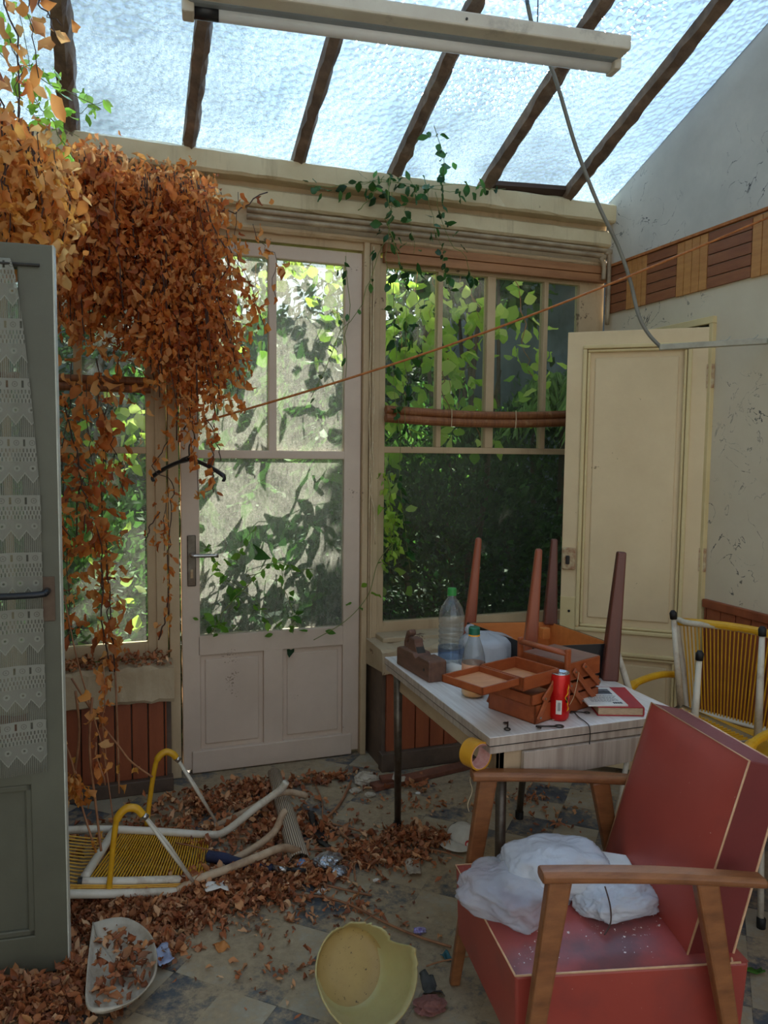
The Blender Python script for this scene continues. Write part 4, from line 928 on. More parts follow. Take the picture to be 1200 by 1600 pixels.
# back
def back_pts(off):
    lo = [C3(.385+off, .005, ZS-.0), C3(.385+off, .425, ZS-.0)]; hi = [C3(.505+off*1.0, -.005, .80), C3(.475+off, .365, .805)]; return lo, hi
lo, hi = back_pts(0); lo2 = [lo[0]+ab*.105+V(0, 0, -.02), lo[1]+ab*.105+V(0, 0, -.02)]; hi2 = [hi[0]+ab*.085-V(0, 0, .02), hi[1]+ab*.085-V(0, 0, .02)]
nb = 16; P = []
fn = np.cross(hi[0]-lo[0], lo[1]-lo[0]); fn /= np.linalg.norm(fn); fn = fn if fn[0] < 0 else -fn
for i in range(nb+1):
    row = []
    for j in range(nb+1):
        a_, b_ = i/nb, j/nb; p = (lo[0]*(1-a_)+hi[0]*a_)*(1-b_)+(lo[1]*(1-a_)+hi[1]*a_)*b_
        row.append(p+fn*(.03*(math.sin(math.pi*a_)*math.sin(math.pi*b_))**.6))
    P.append(row)
MB().grid(P, nb+1, nb+1).build('back_cushion', 'vinyl', ac, smooth=True)
m_ = MB(); hexa(m_, [lo[0], lo2[0], lo2[1], lo[1], hi[0], hi2[0], hi2[1], hi[1]]); hexa(m_, [lo[0]-V(0, 0, .19), lo2[0]-V(0, 0, .17)-ab*.01, lo2[1]-V(0, 0, .17)-ab*.01, lo[1]-V(0, 0, .19), lo[0], lo2[0], lo2[1], lo[1]]); m_.build('back_frame', 'vinyldark', ac, bevel=.003)
MB().tube([lo[0], hi[0], hi[1], lo[1]], .0026, 8).build('back_piping', 'piping', ac, smooth=True)
MB().tube([lo2[0]-V(0, 0, .17)-ab*.01, lo2[0], hi2[0], hi2[1]], .003, 8).build('rear_piping', 'piping', ac, smooth=True)
MB().tube([BR-ab*.04+V(0, 0, ZS), lo2[0]+V(0, 0, .02)], .003, 8).build('side_piping', 'piping', ac, smooth=True)
def arm(p0, p1, name='armrest'):
    d_ = p1-p0; P = []; n_ = 14
    m_ = MB(); vs = []
    for i in range(n_+1):
        t_ = i/n_; c_ = p0+d_*t_; wv_ = .046-.010*abs(t_-.45); h_ = .026-.004*t_; c_ = c_+V(0, 0, .006*math.sin(math.pi*t_))
        P.append([c_-av*wv_/2-V(0, 0, h_/2*.6), c_-av*wv_/2+V(0, 0, h_/2*.6), c_-av*wv_*.32+V(0, 0, h_/2), c_+av*wv_*.32+V(0, 0, h_/2), c_+av*wv_/2+V(0, 0, h_/2*.6), c_+av*wv_/2-V(0, 0, h_/2*.6), c_+av*wv_*.3-V(0, 0, h_/2), c_-av*wv_*.3-V(0, 0, h_/2)])
    for r_ in P: m_.v += [tuple(x) for x in r_]
    for i in range(n_):
        for k in range(8): l = (k+1) % 8; m_.f.append((i*8+k, i*8+l, (i+1)*8+l, (i+1)*8+k))
    m_.f += [tuple(range(7, -1, -1)), tuple(n_*8+k for k in range(8))]
    return m_.build(name, 'armwood', ac, bevel=.004)
arm(C3(.035, -.035, .598), C3(.51, -.06, .565)); arm(C3(.02, .450, .598), C3(.52, .425, .565))
for (a0, a1) in (((.075, -.035, .59), (-.01, -.05, 0)), ((.385, -.05, .575), (.50, -.065, 0)), ((.065, .452, .59), (-.01, .475, 0)), ((.37, .435, .575), (.50, .46, 0))):
    p, q = C3(*a0), C3(*a1); mid = p*.45+q*.55
    MB().bar(p, q, .03, .05, .024, .028, up=tuple(ab)).build('leg', 'armwood', ac, bevel=.006)
# plastic bag on the seat
bc = C3(.17, .27, ZS+.03)
bg = thing('plastic_bag', 'crumpled white plastic bag of papers lying on the red armchair seat', 'bag', tuple(bc))
def blob(name, c, ex, ez, mat, seed, par, ang=0., amp=.10, ey=None, n=(36, 18)):
    r = np.random.default_rng(seed); ph = r.uniform(0, 6.28, 12); ks = r.uniform(1.5, 6, (6, 3)); P = []; ey = ey or ex*.6
    ca_, sa_ = math.cos(ang), math.sin(ang); fine = r.normal(size=(6, 3))*13
    for i in range(n[0]+1):
        row = []
        for j in range(n[1]+1):
            t_ = 2*math.pi*i/n[0]; f = math.pi*j/n[1]; dv = V(math.cos(t_)*math.sin(f), math.sin(t_)*math.sin(f), math.cos(f))
            k_ = 1+amp*sum(math.sin(ks[q]@dv*2+ph[q]) for q in range(6))/2.2+amp*.30*sum(abs(math.sin(fine[q]@dv*.5+ph[q+6])) for q in range(6))/2
            x, y, z = dv[0]*ex*k_, dv[1]*ey*k_, dv[2]*ez*k_
            if z < -ez*.55: z = -ez*.55+(z+ez*.55)*.1
            row.append(c+V(x*ca_-y*sa_, x*sa_+y*ca_, z))
        P.append(row)
    return MB().grid(P, n[0]+1, n[1]+1).build(name, mat, par, smooth=True)
from mathutils import noise as mn
def sack(name, c, ex, ey, ez, mat, seed, ang, amp=.16, wr=.035, lift=0):
    P = []; ca_, sa_ = math.cos(ang), math.sin(ang); N0, N1 = 120, 60; off = Vector((seed*3.1, seed*1.7, seed))
    for i in range(N0+1):
        row = []
        for j in range(N1+1):
            t_ = 2*math.pi*(i % N0)/N0; f = math.pi*j/N1; dv = Vector((math.cos(t_)*math.sin(f), math.sin(t_)*math.sin(f), math.cos(f)))
            q = Vector((dv.x*2.2, dv.y*2.2, dv.z*1.2)); k_ = 1+amp*mn.noise(q*1.1+off)+wr*(1-2*abs(mn.noise(q*2.6+off*2)))+wr*.5*(1-2*abs(mn.noise(q*6+off)))
            sx = math.copysign(abs(dv.x)**.75, dv.x); sy = math.copysign(abs(dv.y)**.75, dv.y)
            x, y, z = sx*ex*k_, sy*ey*k_, dv.z*ez*k_
            if z < -ez*.5: z = -ez*.5+(z+ez*.5)*.1
            row.append(c+V(x*ca_-y*sa_, x*sa_+y*ca_, z))
        P.append(row)
    return MB().grid(P, N0+1, N1+1).build(name, mat, bg, smooth=True)
sack('paper_bundle', C3(.19, .26, ZS+.075), .135, .095, .062, 'film', 5, -.28)
sack('thin_bag', C3(.07, .235, ZS+.045), .115, .115, .048, 'film_thin', 9, .45, .22, .05)
sack('bag_end', C3(.30, .16, ZS+.05), .10, .06, .034, 'film', 21, .05, .2, .06)
m_ = MB(); hexa(m_, [C3(.27, .22, ZS+.06), C3(.37, .20, ZS+.055), C3(.39, .30, ZS+.05), C3(.28, .33, ZS+.06), C3(.27, .22, ZS+.085), C3(.37, .20, ZS+.078), C3(.39, .30, ZS+.075), C3(.28, .33, ZS+.085)])
m_.build('folded_papers', 'paper', bg, bevel=.004)
MB().tube(smoothpath([C3(.245, .115, ZS+.11), C3(.25, .095, ZS+.075), C3(.245, .08, ZS+.045), C3(.22, .055, ZS+.036)], 5), .0018, 5).build('dark_twig', 'stem_dark', bg)

# ================================================================ CORD CHAIRS ON THE RIGHT
cc = thing('cord_chair', 'yellow cord chair standing upright against the right wall behind the armchair', 'chair', (0, 0, 0), 'yellow cord chairs'); WL[cc.name] = V(0, 0, 0)
def P3(*a): return V(*a)
MB().tube(smoothpath([P3(-.22, .19, .46), P3(-.25, .20, .62), P3(-.26, .16, .80), P3(-.20, .14, .815), P3(0, .17, .82), P3(.20, .14, .815), P3(.26, .16, .80), P3(.25, .20, .62), P3(.22, .19, .46)], 5), .011, 10).build('back_frame', 'white_metal', cc, smooth=True)
MB().tube(smoothpath([P3(-.25, .155, .81), P3(-.12, .158, .822), P3(0, .172, .824), P3(.12, .158, .822), P3(.25, .155, .81)], 5), .0155, 12).build('wrapped_top_rail', 'yellow', cc, smooth=False)
MB().tube([P3(-.22, .19, .47), P3(.22, .19, .47), P3(.24, -.20, .45), P3(-.24, -.20, .45)], .011, 10, close=True).build('seat_frame', 'white_metal', cc, smooth=True)
for i in range(32):
    t_ = i/31; MB().tube([P3(-.215+.43*(t_*.86+.02), .185, .475), P3(-.235+.47*t_, .158, .81)], .0027, 6).build('back_cord', 'yellow', cc)
for i in range(40):
    y = .175-.36*i/39; z_ = .468-.02*i/39; MB().tube([P3(-.225, y, z_+.008), P3(0, y, z_-.012), P3(.225, y, z_+.008)], .0042, 6).build('seat_cord', 'yellow', cc)
for sx in (-1, 1):
    MB().tube(smoothpath([P3(sx*.255, .165, .60), P3(sx*.27, .05, .615), P3(sx*.27, -.12, .61), P3(sx*.265, -.19, .56), P3(sx*.25, -.17, .47)], 6), [.013]*12+[.017]*7+[.013]*6, 12).build('wrapped_arm', 'yellow', cc)
    for sy, yb in ((.18, .24), (-.19, -.24)):
        l = MB().tube([P3(sx*.225, sy, .46), P3(sx*.265, yb, .03)], .0095, 10).build('leg', 'white_metal', cc, smooth=True)
        MB().lathe([(.0, .0), (.013, .0), (.014, .03), (.010, .034)], P3(sx*.267, yb, 0), 12).build('rubber_foot', 'rubber', l, smooth=True)
cc.location = (1.985, 2.075, 0); cc.rotation_euler = (0, 0, math.radians(-68.8))
c2 = fcopy(cc); pC = onY(1171, 1030, 1.80)
c2.location = (pC[0]+.015+.10, pC[1]-.32, -.0); c2['label'] = 'yellow cord chair cut off by the right edge, nearest the camera'
# the upturned one
uc = thing('upturned_chair', 'cord chair turned upside down with black-tipped white legs pointing up', 'chair', (1.9, 2.1, .48), 'yellow cord chairs')
LT = [((1052, 962), (1064, 1092), 2.30), ((1093, 1026), (1083, 1140), 1.98), ((1191, 988), (1185, 1140), 1.93), ((958, 997), (1000, 1100), 2.2)]
bs = []
for (tx, ty), (bx, by), Y in LT:
    t_, b_ = onY(tx, ty, Y), onY(bx, by, Y); b_[2] = .50; bs.append(b_)
    l = MB().tube([b_, t_], [.014, .009], 10).build('leg', 'white_metal', uc, smooth=True)
    d_ = (t_-b_)/np.linalg.norm(t_-b_); MB().tube([t_-d_*.012, t_+d_*.01, t_+d_*.020], [.0125, .0135, .007], 12).build('rubber_tip', 'rubber', l, smooth=True)
order = [bs[3], bs[0], bs[2], bs[1]]
MB().tube(order, .011, 10, close=True).build('seat_frame', 'white_metal', uc, smooth=True)
for i in range(1, 20):
    f = i/20; a_ = order[0]*(1-f)+order[3]*f; b_ = order[1]*(1-f)+order[2]*f; MB().tube([a_, b_], .004, 6).build('seat_cord', 'yellow', uc)

# ================================================================ FALLEN CORD LOUNGER ON THE LEFT
lg = thing('cord_lounge_chair', 'broken yellow cord lounge chair with white tubes fallen on the leaf litter', 'chair', (.15, 2.65, 0))
def T(name, pts, r, mat='white_metal', **k):
    return MB().tube(smoothpath([onY(x, y, Y) for x, y, Y in pts], 6), r, 12, **k).build(name, mat, lg, smooth=True)
T('rear_tube', [(60, 1304, 2.78), (108, 1297, 2.79), (178, 1296, 2.80), (260, 1300, 2.80), (325, 1304, 2.79), (352, 1299, 2.79), (400, 1262, 2.78), (438, 1234, 2.76), (447, 1222, 2.75)], .0135)
T('cross_tube', [(179, 1296, 2.78), (157, 1332, 2.62), (132, 1371, 2.48)], .014)
T('front_tube', [(122, 1378, 2.47), (200, 1377, 2.47), (292, 1374, 2.47)], .0135)
T('bottom_tube', [(40, 1400, 2.43), (108, 1397, 2.43), (200, 1396, 2.43), (276, 1393, 2.44)], .0135)
T('curved_tube', [(276, 1393, 2.44), (304, 1376, 2.45), (350, 1360, 2.47), (400, 1340, 2.5), (440, 1325, 2.52), (467, 1330, 2.53)], .0135, 'white_tube')
T('curved_tube', [(318, 1370, 2.52), (345, 1354, 2.55), (395, 1326, 2.58), (428, 1300, 2.6), (440, 1275, 2.61), (446, 1266, 2.62)], .0125, 'white_tube')
T('curved_tube', [(320, 1298, 2.92), (352, 1284, 2.92), (395, 1262, 2.92), (430, 1242, 2.92), (455, 1238, 2.92), (479, 1244, 2.92)], .0125, 'white_tube')
MB().tube([onY(122, 1378, 2.47)-V(.002, 0, 0), onY(128, 1378, 2.47)], .0138, 12).build('tube_end', 'black', lg)
for (pts, rods) in (([(229, 1290, 2.86), (234, 1250, 2.86), (240, 1210, 2.86), (246, 1186, 2.86), (258, 1175, 2.86), (270, 1178, 2.86), (275, 1184, 2.86)], (337, 1283, 2.86)),
                    ([(169, 1404, 2.44), (173, 1360, 2.44), (178, 1310, 2.44), (183, 1280, 2.44), (196, 1264, 2.44), (212, 1263, 2.44), (223, 1273, 2.44)], (304, 1381, 2.44))):
    a_ = T('wrapped_arm', pts, [.009]*18+[.0125]*14+[.012]*5, 'yellow')
    e_ = onY(*pts[-1]); r_ = onY(*rods); 
    MB().tube([e_-V(0, 0, .0), e_+V(.012, 0, -.012)], .011, 10).build('arm_socket', 'chrome', lg, smooth=True)
    for dy in (-.012, .03): MB().tube([e_+V(.004, dy*.3, -.004), e_*.5+r_*.5+V(0, dy, .003), r_], .0052, 8).build('arm_rod', 'white_metal', lg, smooth=True)
def quadcords(name, a0, a1, b0, b1, n, r=.003):
    for i in range(n):
        f = i/(n-1); p = a0*(1-f)+a1*f; q = b0*(1-f)+b1*f
        MB().tube([p, (p+q)/2-V(0, 0, .004), q], r, 5).build(name, 'yellow', lg)
quadcords('seat_cord', onY(190, 1302, 2.80), onY(326, 1308, 2.80), onY(140, 1374, 2.48), onY(318, 1373, 2.48), 38)
quadcords('back_cord', onY(106, 1306, 2.74), onY(110, 1388, 2.44), onY(172, 1310, 2.74), onY(126, 1388, 2.44), 16)
quadcords('lower_cord', onY(106, 1383, 2.45), onY(106, 1393, 2.44), onY(290, 1381, 2.45), onY(290, 1389, 2.44), 4)

# ================================================================ THINGS LYING ON THE FLOOR
# ribbed roll
a_ = onZ(428, 1207, .035); b_ = onZ(468, 1345, .03); pth = [a_, a_*.6+b_*.4, a_*.3+b_*.7, b_]; m_ = MB(); seg = 28; uv = []
rad = [.026, .031, .033, .035]; P = []
dd = (b_-a_)/np.linalg.norm(b_-a_); sd_ = np.cross(dd, V(0, 0, 1)); 
for i, p in enumerate(pth):
    row = []
    for k in range(seg+1): t_ = 2*math.pi*k/seg; row.append(p+sd_*rad[i]*math.cos(t_)+V(0, 0, 1)*rad[i]*.8*math.sin(t_)); uv.append((k/seg, i/3))
    P.append(row)
m_.grid(P, 4, seg+1); m_.uv = uv
m_.build('ribbed_roll', 'ribbed', smooth=True, thick=.003, label='flattened ribbed cardboard roll lying on dead leaves by the garden door', cat='roll')
# navy cloth with blue tube
p = onZ(395, 1352, .03)
nv = thing('navy_umbrella', 'folded navy umbrella half buried in leaves between the fallen chair tubes', 'umbrella', tuple(onZ(400, 1352)))
MB().tube(smoothpath([onZ(325, 1338, .05), onZ(350, 1342, .05), onZ(385, 1352, .045), onZ(425, 1356, .04)], 6), [.02]*8+[.018]*6+[.013]*5, 12).build('folded_cover', 'navy', nv, smooth=True)
MB().tube([onZ(425, 1355, .04), onZ(448, 1360, .04)], .010, 12).build('collar', 'chrome', nv, smooth=True)
MB().tube([onZ(448, 1358, .04), onZ(478, 1360, .04)], .007, 10).build('shaft', 'blackpl', nv, smooth=True)
# baseball cap
cpz = onZ(722, 1318, 0)
kp = thing('baseball_cap', 'dirty white and navy baseball cap lying on the floor by the armchair front leg', 'cap', tuple(cpz))
m_ = MB(); P = []; cc_ = cpz+V(.015, .02, .0); 
for i in range(25):
    row = []
    for j in range(9):
        t_ = 2*math.pi*i/24; f = (math.pi/2)*j/8; row.append(cc_+V(.062*math.cos(t_)*math.cos(f), .072*math.sin(t_)*math.cos(f), .062*math.sin(f)**.8))
    P.append(row)
m_.grid(P, 25, 9); m_.build('crown', 'capwhite', kp, smooth=True, thick=.002)
m_ = MB(); P = []
for i in range(13):
    t_ = math.radians(165+90*i/12); row = []
    for j in range(6):
        r_ = .060+.055*j/5*math.sin(math.pi*(i+.6)/13.2)**.5; row.append(cc_+V(r_*math.cos(t_), r_*1.12*math.sin(t_), .012-.006*j/5+.01*math.cos((t_-math.radians(210))*1.4)))
    P.append(row)
m_.grid(P, 13, 6); m_.build('visor', 'capwhite', kp, smooth=True, thick=.002)
m_ = MB(); P = []
for i in range(10):
    t_ = math.radians(20+110*i/9); row = []
    for j in range(5):
        f = (math.pi/2)*(.05+.6*j/4); row.append(cc_+V(.0635*math.cos(t_)*math.cos(f), .0735*math.sin(t_)*math.cos(f), .0635*math.sin(f)**.8))
    P.append(row)
m_.grid(P, 10, 5); m_.build('navy_panel', 'capnavy', kp, smooth=True)
ce = cc_+V(-.012, -.066, .022); MB().tube([ce, ce+V(-.003, -.006, .001)], .012, 16).build('red_badge', 'capred', kp)
MB().tube([ce+V(-.003, -.006, .001), ce+V(-.0035, -.007, .0012)], .007, 16).build('badge_centre', 'capwhite', kp)

# broken yellow bowl
bc0 = onZ(572, 1560, .07)+V(0, 0, 0)
bw = thing('broken_bowl', 'broken yellowed plastic bowl tipped up on the floor at the bottom centre', 'bowl', (bc0[0], bc0[1], 0))
axb = V(.10, -.86, .50); axb /= np.linalg.norm(axb); mq = Vector(axb).to_track_quat('Z', 'Y').to_matrix()
bcen = onZ(545, 1512, .125)
seg = 96
rr = np.random.default_rng(4); jz = rr.normal(size=seg)*.004
pr = [(.001, 0), (.05, 0), (.082, .002), (.091, .008), (.099, .03), (.108, .06), (.116, .09), (.123, .12), (.127, .145)]
# angles measured in the bowl's own frame; direction of the picture's "up" and "right" in that frame
upv = mq.inverted() @ Vector(tuple(CU)); rtv = mq.inverted() @ Vector(tuple(CR))
a_up = math.atan2(upv.y, upv.x); a_rt = math.atan2(rtv.y, rtv.x); sgn = 1 if ((a_rt-a_up+math.pi) % (2*math.pi)-math.pi) > 0 else -1
def rim_h(k):
    th = ((2*math.pi*k/seg-a_up)*sgn) % (2*math.pi)        # 0 = up, pi/2 = right, pi = down, 3pi/2 = left
    dg_ = math.degrees(th)
    xs_ = [0, 15, 40, 60, 68, 80, 100, 180, 235, 262, 270, 300, 330, 345, 360]; ys_ = [.045, .045, .055, .075, .06, .150, .145, .145, .145, .12, .05, .045, .06, .035, .02]
    return float(np.interp(dg_, xs_, ys_))+float(jz[k % seg])*(1 if not 105 < dg_ < 230 else 0)
def jag(p, i, k):
    h = rim_h(k); 
    if i < 3: return p
    f = (i-2)/(len(pr)-3); z = .002+(h-.002)*f; r_ = float(np.interp(z, [q[1] for q in pr[2:]], [q[0] for q in pr[2:]])); a_ = 2*math.pi*k/seg
    return V(r_*math.cos(a_), r_*math.sin(a_), z)
MB().lathe(pr, bcen, seg, mq, jag).build('bowl_shell', 'bowl', bw, smooth=True, thick=.004)
MB().lathe([(.001, .0028), (.05, .003), (.078, .0045), (.088, .011), (.092, .018)], bcen, seg, mq).build('stained_bottom', 'bowlin', bw, smooth=True)

# cardboard tray and scraps
def scrap(name, poly, z, mat, label, cat, seed=0, n=9, amp=.008, thick=.0012, parent=None, group=None):
    """a curled sheet filling a four-cornered outline (pixel corners on the floor)"""
    c = [onZ(x, y, z) for x, y in poly]; r = np.random.default_rng(seed); ph = r.uniform(0, 6, 4); P = []
    for i in range(n):
        row = []
        for j in range(n):
            a_, b_ = i/(n-1), j/(n-1); p = (c[0]*(1-a_)+c[1]*a_)*(1-b_)+(c[3]*(1-a_)+c[2]*a_)*b_
            row.append(p+V(0, 0, amp*(1+math.sin(a_*5+ph[0])+math.sin(b_*6+ph[1])+.6*math.sin((a_+b_)*9+ph[2]))*.6)+r.normal(size=3)*amp*.12)
        P.append(row)
    return MB().grid(P, n, n).build(name, mat, parent, smooth=True, thick=thick, label=label, cat=cat, group=group)
tr_ = thing('cardboard_tray', 'white cardboard tray with curled rim, full of dead leaves, beside the grey door', 'tray', tuple(onZ(190, 1540)))
cnr = [(146, 1458), (200, 1452), (236, 1478), (244, 1528), (228, 1560), (188, 1588), (140, 1592), (138, 1530)]
cp_ = [onZ(x, y, .042) for x, y in cnr]; cen = sum(cp_)/len(cp_); loop = smoothpath(cp_+[cp_[0]], 5)[:-1]; n_ = len(loop)
P = [[cen+(q-cen)*f+V(0, 0, h) for f, h in ((.02, 0), (.5, .0), (.84, .003), (.93, .012), (1.0, .030+.006*math.sin(i*.5)), (1.03, .028))] for i, q in enumerate(loop+[loop[0]])]
MB().grid(P, n_+1, 6).build('tray_sheet', 'paper2', tr_, smooth=True, thick=.002)
def ball(name, px, py, r_, mat, label, cat, seed, z=.0, flat=.6, group=None):
    c = onZ(px, py, z)+V(0, 0, r_*flat*.8); r = np.random.default_rng(seed); P = []; n0, n1 = 22, 14; ks = r.normal(size=(7, 3))*3.2; ph = r.uniform(0, 6, 7)
    for i in range(n0+1):
        row = []
        for j in range(n1+1):
            t_ = 2*math.pi*(i % n0)/n0; f = math.pi*j/n1; dv = V(math.cos(t_)*math.sin(f), math.sin(t_)*math.sin(f), math.cos(f)); k_ = 1+.16*sum(abs(math.sin(ks[q]@dv+ph[q]))-.5 for q in range(7))
            row.append(c+dv*r_*k_*V(1.2, 1, flat))
        P.append(row)
    return MB().grid(P, n0+1, n1+1).build(name, mat, smooth=False, label=label, cat=cat, group=group)
ball('crumpled_foil', 512, 1352, .035, 'foil', 'crumpled silver foil on the leaves beside the ribbed roll', 'foil', 1, z=.02)
ball('crumpled_foil', 528, 1366, .022, 'foil', 'smaller crumpled foil lump right of the large crumpled foil', 'foil', 2, z=.01)
ball('chocolate_wrapper', 656, 1457, .013, 'purple', 'small crumpled purple and silver wrapper on the bare floor', 'wrapper', 3)
ball('crumpled_napkin', 672, 1576, .03, 'pinkpaper', 'crumpled brownish-pink napkin right of the broken bowl', 'napkin', 4, flat=.4)
ball('paper_wad', 504, 1395, .012, 'paper', 'small white paper wad at the edge of the leaf litter', 'paper', 5, flat=.5)
ball('paper_wad', 588, 1377, .008, 'paper', 'tiny white paper bit between foil and tissue', 'paper', 6, flat=.5)
ball('plaster_lump', 572, 1224, .035, 'rubble', 'broken plaster lump at the foot of the post right of the garden door', 'rubble', 7, flat=.7)
ball('plaster_lump', 555, 1238, .018, 'rubble', 'small pale plaster chip left of the big plaster lump', 'rubble', 8, flat=.5)
ball('plaster_lump', 578, 1244, .016, 'rubble', 'small plaster chip below the big plaster lump', 'rubble', 9, flat=.5)
scrap('tissue_paper', [(632, 1350), (655, 1340), (658, 1366), (640, 1372)], .01, 'paper2', 'torn pale tissue lying left of the baseball cap', 'paper', 3)
scrap('tissue_paper', [(318, 1384), (350, 1378), (358, 1392), (322, 1396)], .045, 'paper', 'white tissue scrap on the leaves under the fallen chair', 'paper', 4)
scrap('blue_cup_scrap', [(462, 1345), (476, 1342), (480, 1358), (466, 1360)], .03, surf('blue_paper', (130, 160, 200), (110, 140, 180), 5, .6), 'small pale blue paper scrap at the lower end of the ribbed roll', 'paper', 5)
scrap('foil_bag', [(238, 1484), (262, 1478), (272, 1506), (248, 1512)], .02, surf('pale_blue_film', (170, 180, 204), (140, 150, 180), 9, .3), 'pale blue film scrap right of the cardboard tray', 'paper', 6)
scrap('pale_leaf', [(332, 1474), (350, 1472), (360, 1482), (342, 1488)], .004, 'deadgold', 'broad pale dead leaf alone on the blue tile', 'leaf', 7, amp=.006)
scrap('teal_shard', [(688, 1494), (697, 1484), (707, 1500), (698, 1502)], .004, 'teal', 'dark teal paper shard beside the armchair left foot', 'paper', 8, amp=.004)
scrap('paper_triangle', [(612, 1218), (618, 1206), (634, 1216), (632, 1222)], .035, 'paper2', 'torn white paper corner on the rotten board behind the table leg', 'paper', 9, amp=.006)
scrap('grey_rag', [(655, 1525), (676, 1530), (696, 1556), (664, 1560)], .004, surf('grey_rag', (84, 84, 80), (60, 60, 58), 12, .9), 'dark grey rag right of the broken bowl', 'rag', 10, amp=.012)
# green leaves on the floor at the right edge
scrap('fallen_leaf', [(1156, 1518), (1190, 1512), (1196, 1522), (1160, 1526)], .004, 'green', 'yellow-green fallen leaf on the tiles behind the armchair', 'leaf', 11, amp=.008)
# rotten board at the foot of the low wall
q0 = onZ(582, 1234, .0); q1 = onZ(760, 1192, .0)
bd = thing('rotten_board', 'rotten red-brown board lying along the skirting behind the table leg', 'board', tuple((q0+q1)/2))
MB().bar(q0+V(0, 0, .012), q1+V(0, 0, .012), .06, .022).build('plank', 'rotboard', bd, bevel=.004)
MB().box((q0*.85+q1*.15)+V(0, .01, .03), (.09, .05, .018)).build('splintered_end', 'rotboard', bd, bevel=.004)
ball('small_debris', 653, 1240, .008, 'paper', 'tiny white chip on the dark tile behind the table leg', 'debris', 12, flat=.4)
# dark strap
MB().tube(smoothpath([onZ(486, 1268, .02), onZ(492, 1290, .015), onZ(503, 1314, .015), onZ(515, 1324, .012)], 5), [.014]*8+[.018]*4+[.012]*4, 8, squash=.25).build('black_strap', 'black', smooth=True, label='black strap lying right of the ribbed roll', cat='strap')
# twigs
tw = [([(360, 1397), (480, 1398), (540, 1412), (600, 1440), (650, 1462), (705, 1480)], .004, 'long curved brown twig crossing the bare floor above the broken bowl'),
      ([(506, 1282), (545, 1310), (580, 1345), (598, 1368)], .0045, 'straight twig pointing from the garden door to the foil'),
      ([(508, 1284), (560, 1298), (615, 1316)], .0035, 'short twig leading towards the cap'),
      ([(493, 1225), (502, 1250), (504, 1276)], .003, 'thin twig standing up from the litter by the kick board'),
      ([(470, 1260), (486, 1285), (498, 1306)], .003, 'thin twig right of the ribbed roll'),
      ([(548, 1220), (535, 1250), (520, 1268), (500, 1285)], .006, 'thick dark twig under the right door post'),
      ([(480, 1329), (530, 1327), (548, 1345), (555, 1375)], .003, 'bent twig above the crumpled foil'),
      ([(655, 1325), (690, 1330), (725, 1342)], .003, 'pale twig pointing at the cap'),
      ([(106, 1440), (150, 1433), (195, 1430)], .0035, 'pale stalk lying on the leaves beside the grey door'),
      ([(240, 1414), (255, 1428), (278, 1430)], .0025, 'curled stalk on the leaves below the fallen chair'),
      ([(345, 1368), (400, 1365), (470, 1375), (560, 1395), (580, 1398)], .004, 'twig running along the edge of the leaf litter'),
      ([(275, 1318), (310, 1324), (360, 1335)], .0025, 'orange stalk lying across the yellow cords'),
      ([(665, 1510), (690, 1504), (735, 1493)], .0025, 'thin dark twig under the armchair corner'),
      ([(560, 1450), (575, 1435), (590, 1425)], .002, 'short twig just above the broken bowl')]
for pts, r_, lb in tw:
    z_ = .05 if pts[0][1] < 1335 and pts[0][0] < 330 else .012
    MB().tube(smoothpath([onZ(x, y, z_)+RNG.normal(size=3)*.002 for x, y in pts], 5), r_, 6).build('twig', 'stem', smooth=True, label=lb, cat='twig', group='fallen twigs')

# leaf litter
def disc_pts(cx, cy, rx, ry, n, zmax):
    t_ = RNG.uniform(0, 2*math.pi, n); r_ = np.abs(RNG.normal(size=n))*.62; x = cx+rx*r_*np.cos(t_); y = cy+ry*r_*np.sin(t_)
    out = []
    for a_, b_, q in zip(x, y, r_):
        if b_ > 1640: continue
        p = onZ(a_, b_, 0.); 
        if p[1] > 3.26 or (p[0] > 1.12 and p[1] > 3.16): continue
        p[2] = RNG.uniform(.004, .006+zmax*max(0, 1-q*.6)); out.append(p)
    return out
L1 = []
for a_ in ((200, 1430, 120, 34, 900, .05), (360, 1390, 110, 34, 700, .04), (60, 1575, 90, 30, 600, .04), (190, 1425, 110, 30, 1300, .05), (300, 1400, 110, 36, 1300, .05), (400, 1375, 90, 34, 900, .045), (480, 1370, 70, 26, 500, .03), (560, 1340, 70, 24, 350, .02), (640, 1312, 60, 16, 420, .03), (690, 1318, 30, 10, 120, .02),
           (640, 1345, 50, 18, 220, .015), (50, 1570, 90, 36, 1100, .05), (170, 1470, 70, 50, 800, .035), (120, 1530, 60, 40, 500, .03), (400, 1235, 90, 22, 450, .03), (330, 1262, 80, 22, 500, .04), (250, 1320, 120, 50, 900, .03), (420, 1300, 80, 50, 650, .03), (500, 1300, 60, 30, 120, .01),
           (255, 1480, 30, 24, 200, .02), (230, 1440, 120, 30, 600, .04), (520, 1218, 90, 14, 160, .01), (640, 1230, 60, 14, 50, .01)):
    L1 += disc_pts(*a_)
L1 = np.array(L1); al = RNG.normal(size=(len(L1), 3))*V(1, 1, .35)
flat = np.tile(V(0, 0, 1.), (len(L1), 1))
leaf_obj('leaf_litter', [leaf_arrays(L1, RNG.uniform(.014, .045, len(L1)), al, fold=.8, curl=1.1, wr=.6, flat=flat)], 'litter', label='brown dead leaves heaped over the floor between the fallen chair and the door', cat='leaves', kind='stuff')
L2 = []
for a_ in ((400, 1420, 180, 60, 160, .004), (560, 1420, 160, 80, 120, .004), (450, 1520, 180, 60, 45, .004), (650, 1260, 160, 40, 90, .004), (830, 1250, 80, 30, 90, .01), (870, 1290, 60, 20, 30, .004)): L2 += disc_pts(*a_)
L2 = np.array(L2); al = RNG.normal(size=(len(L2), 3))*V(1, 1, .3)
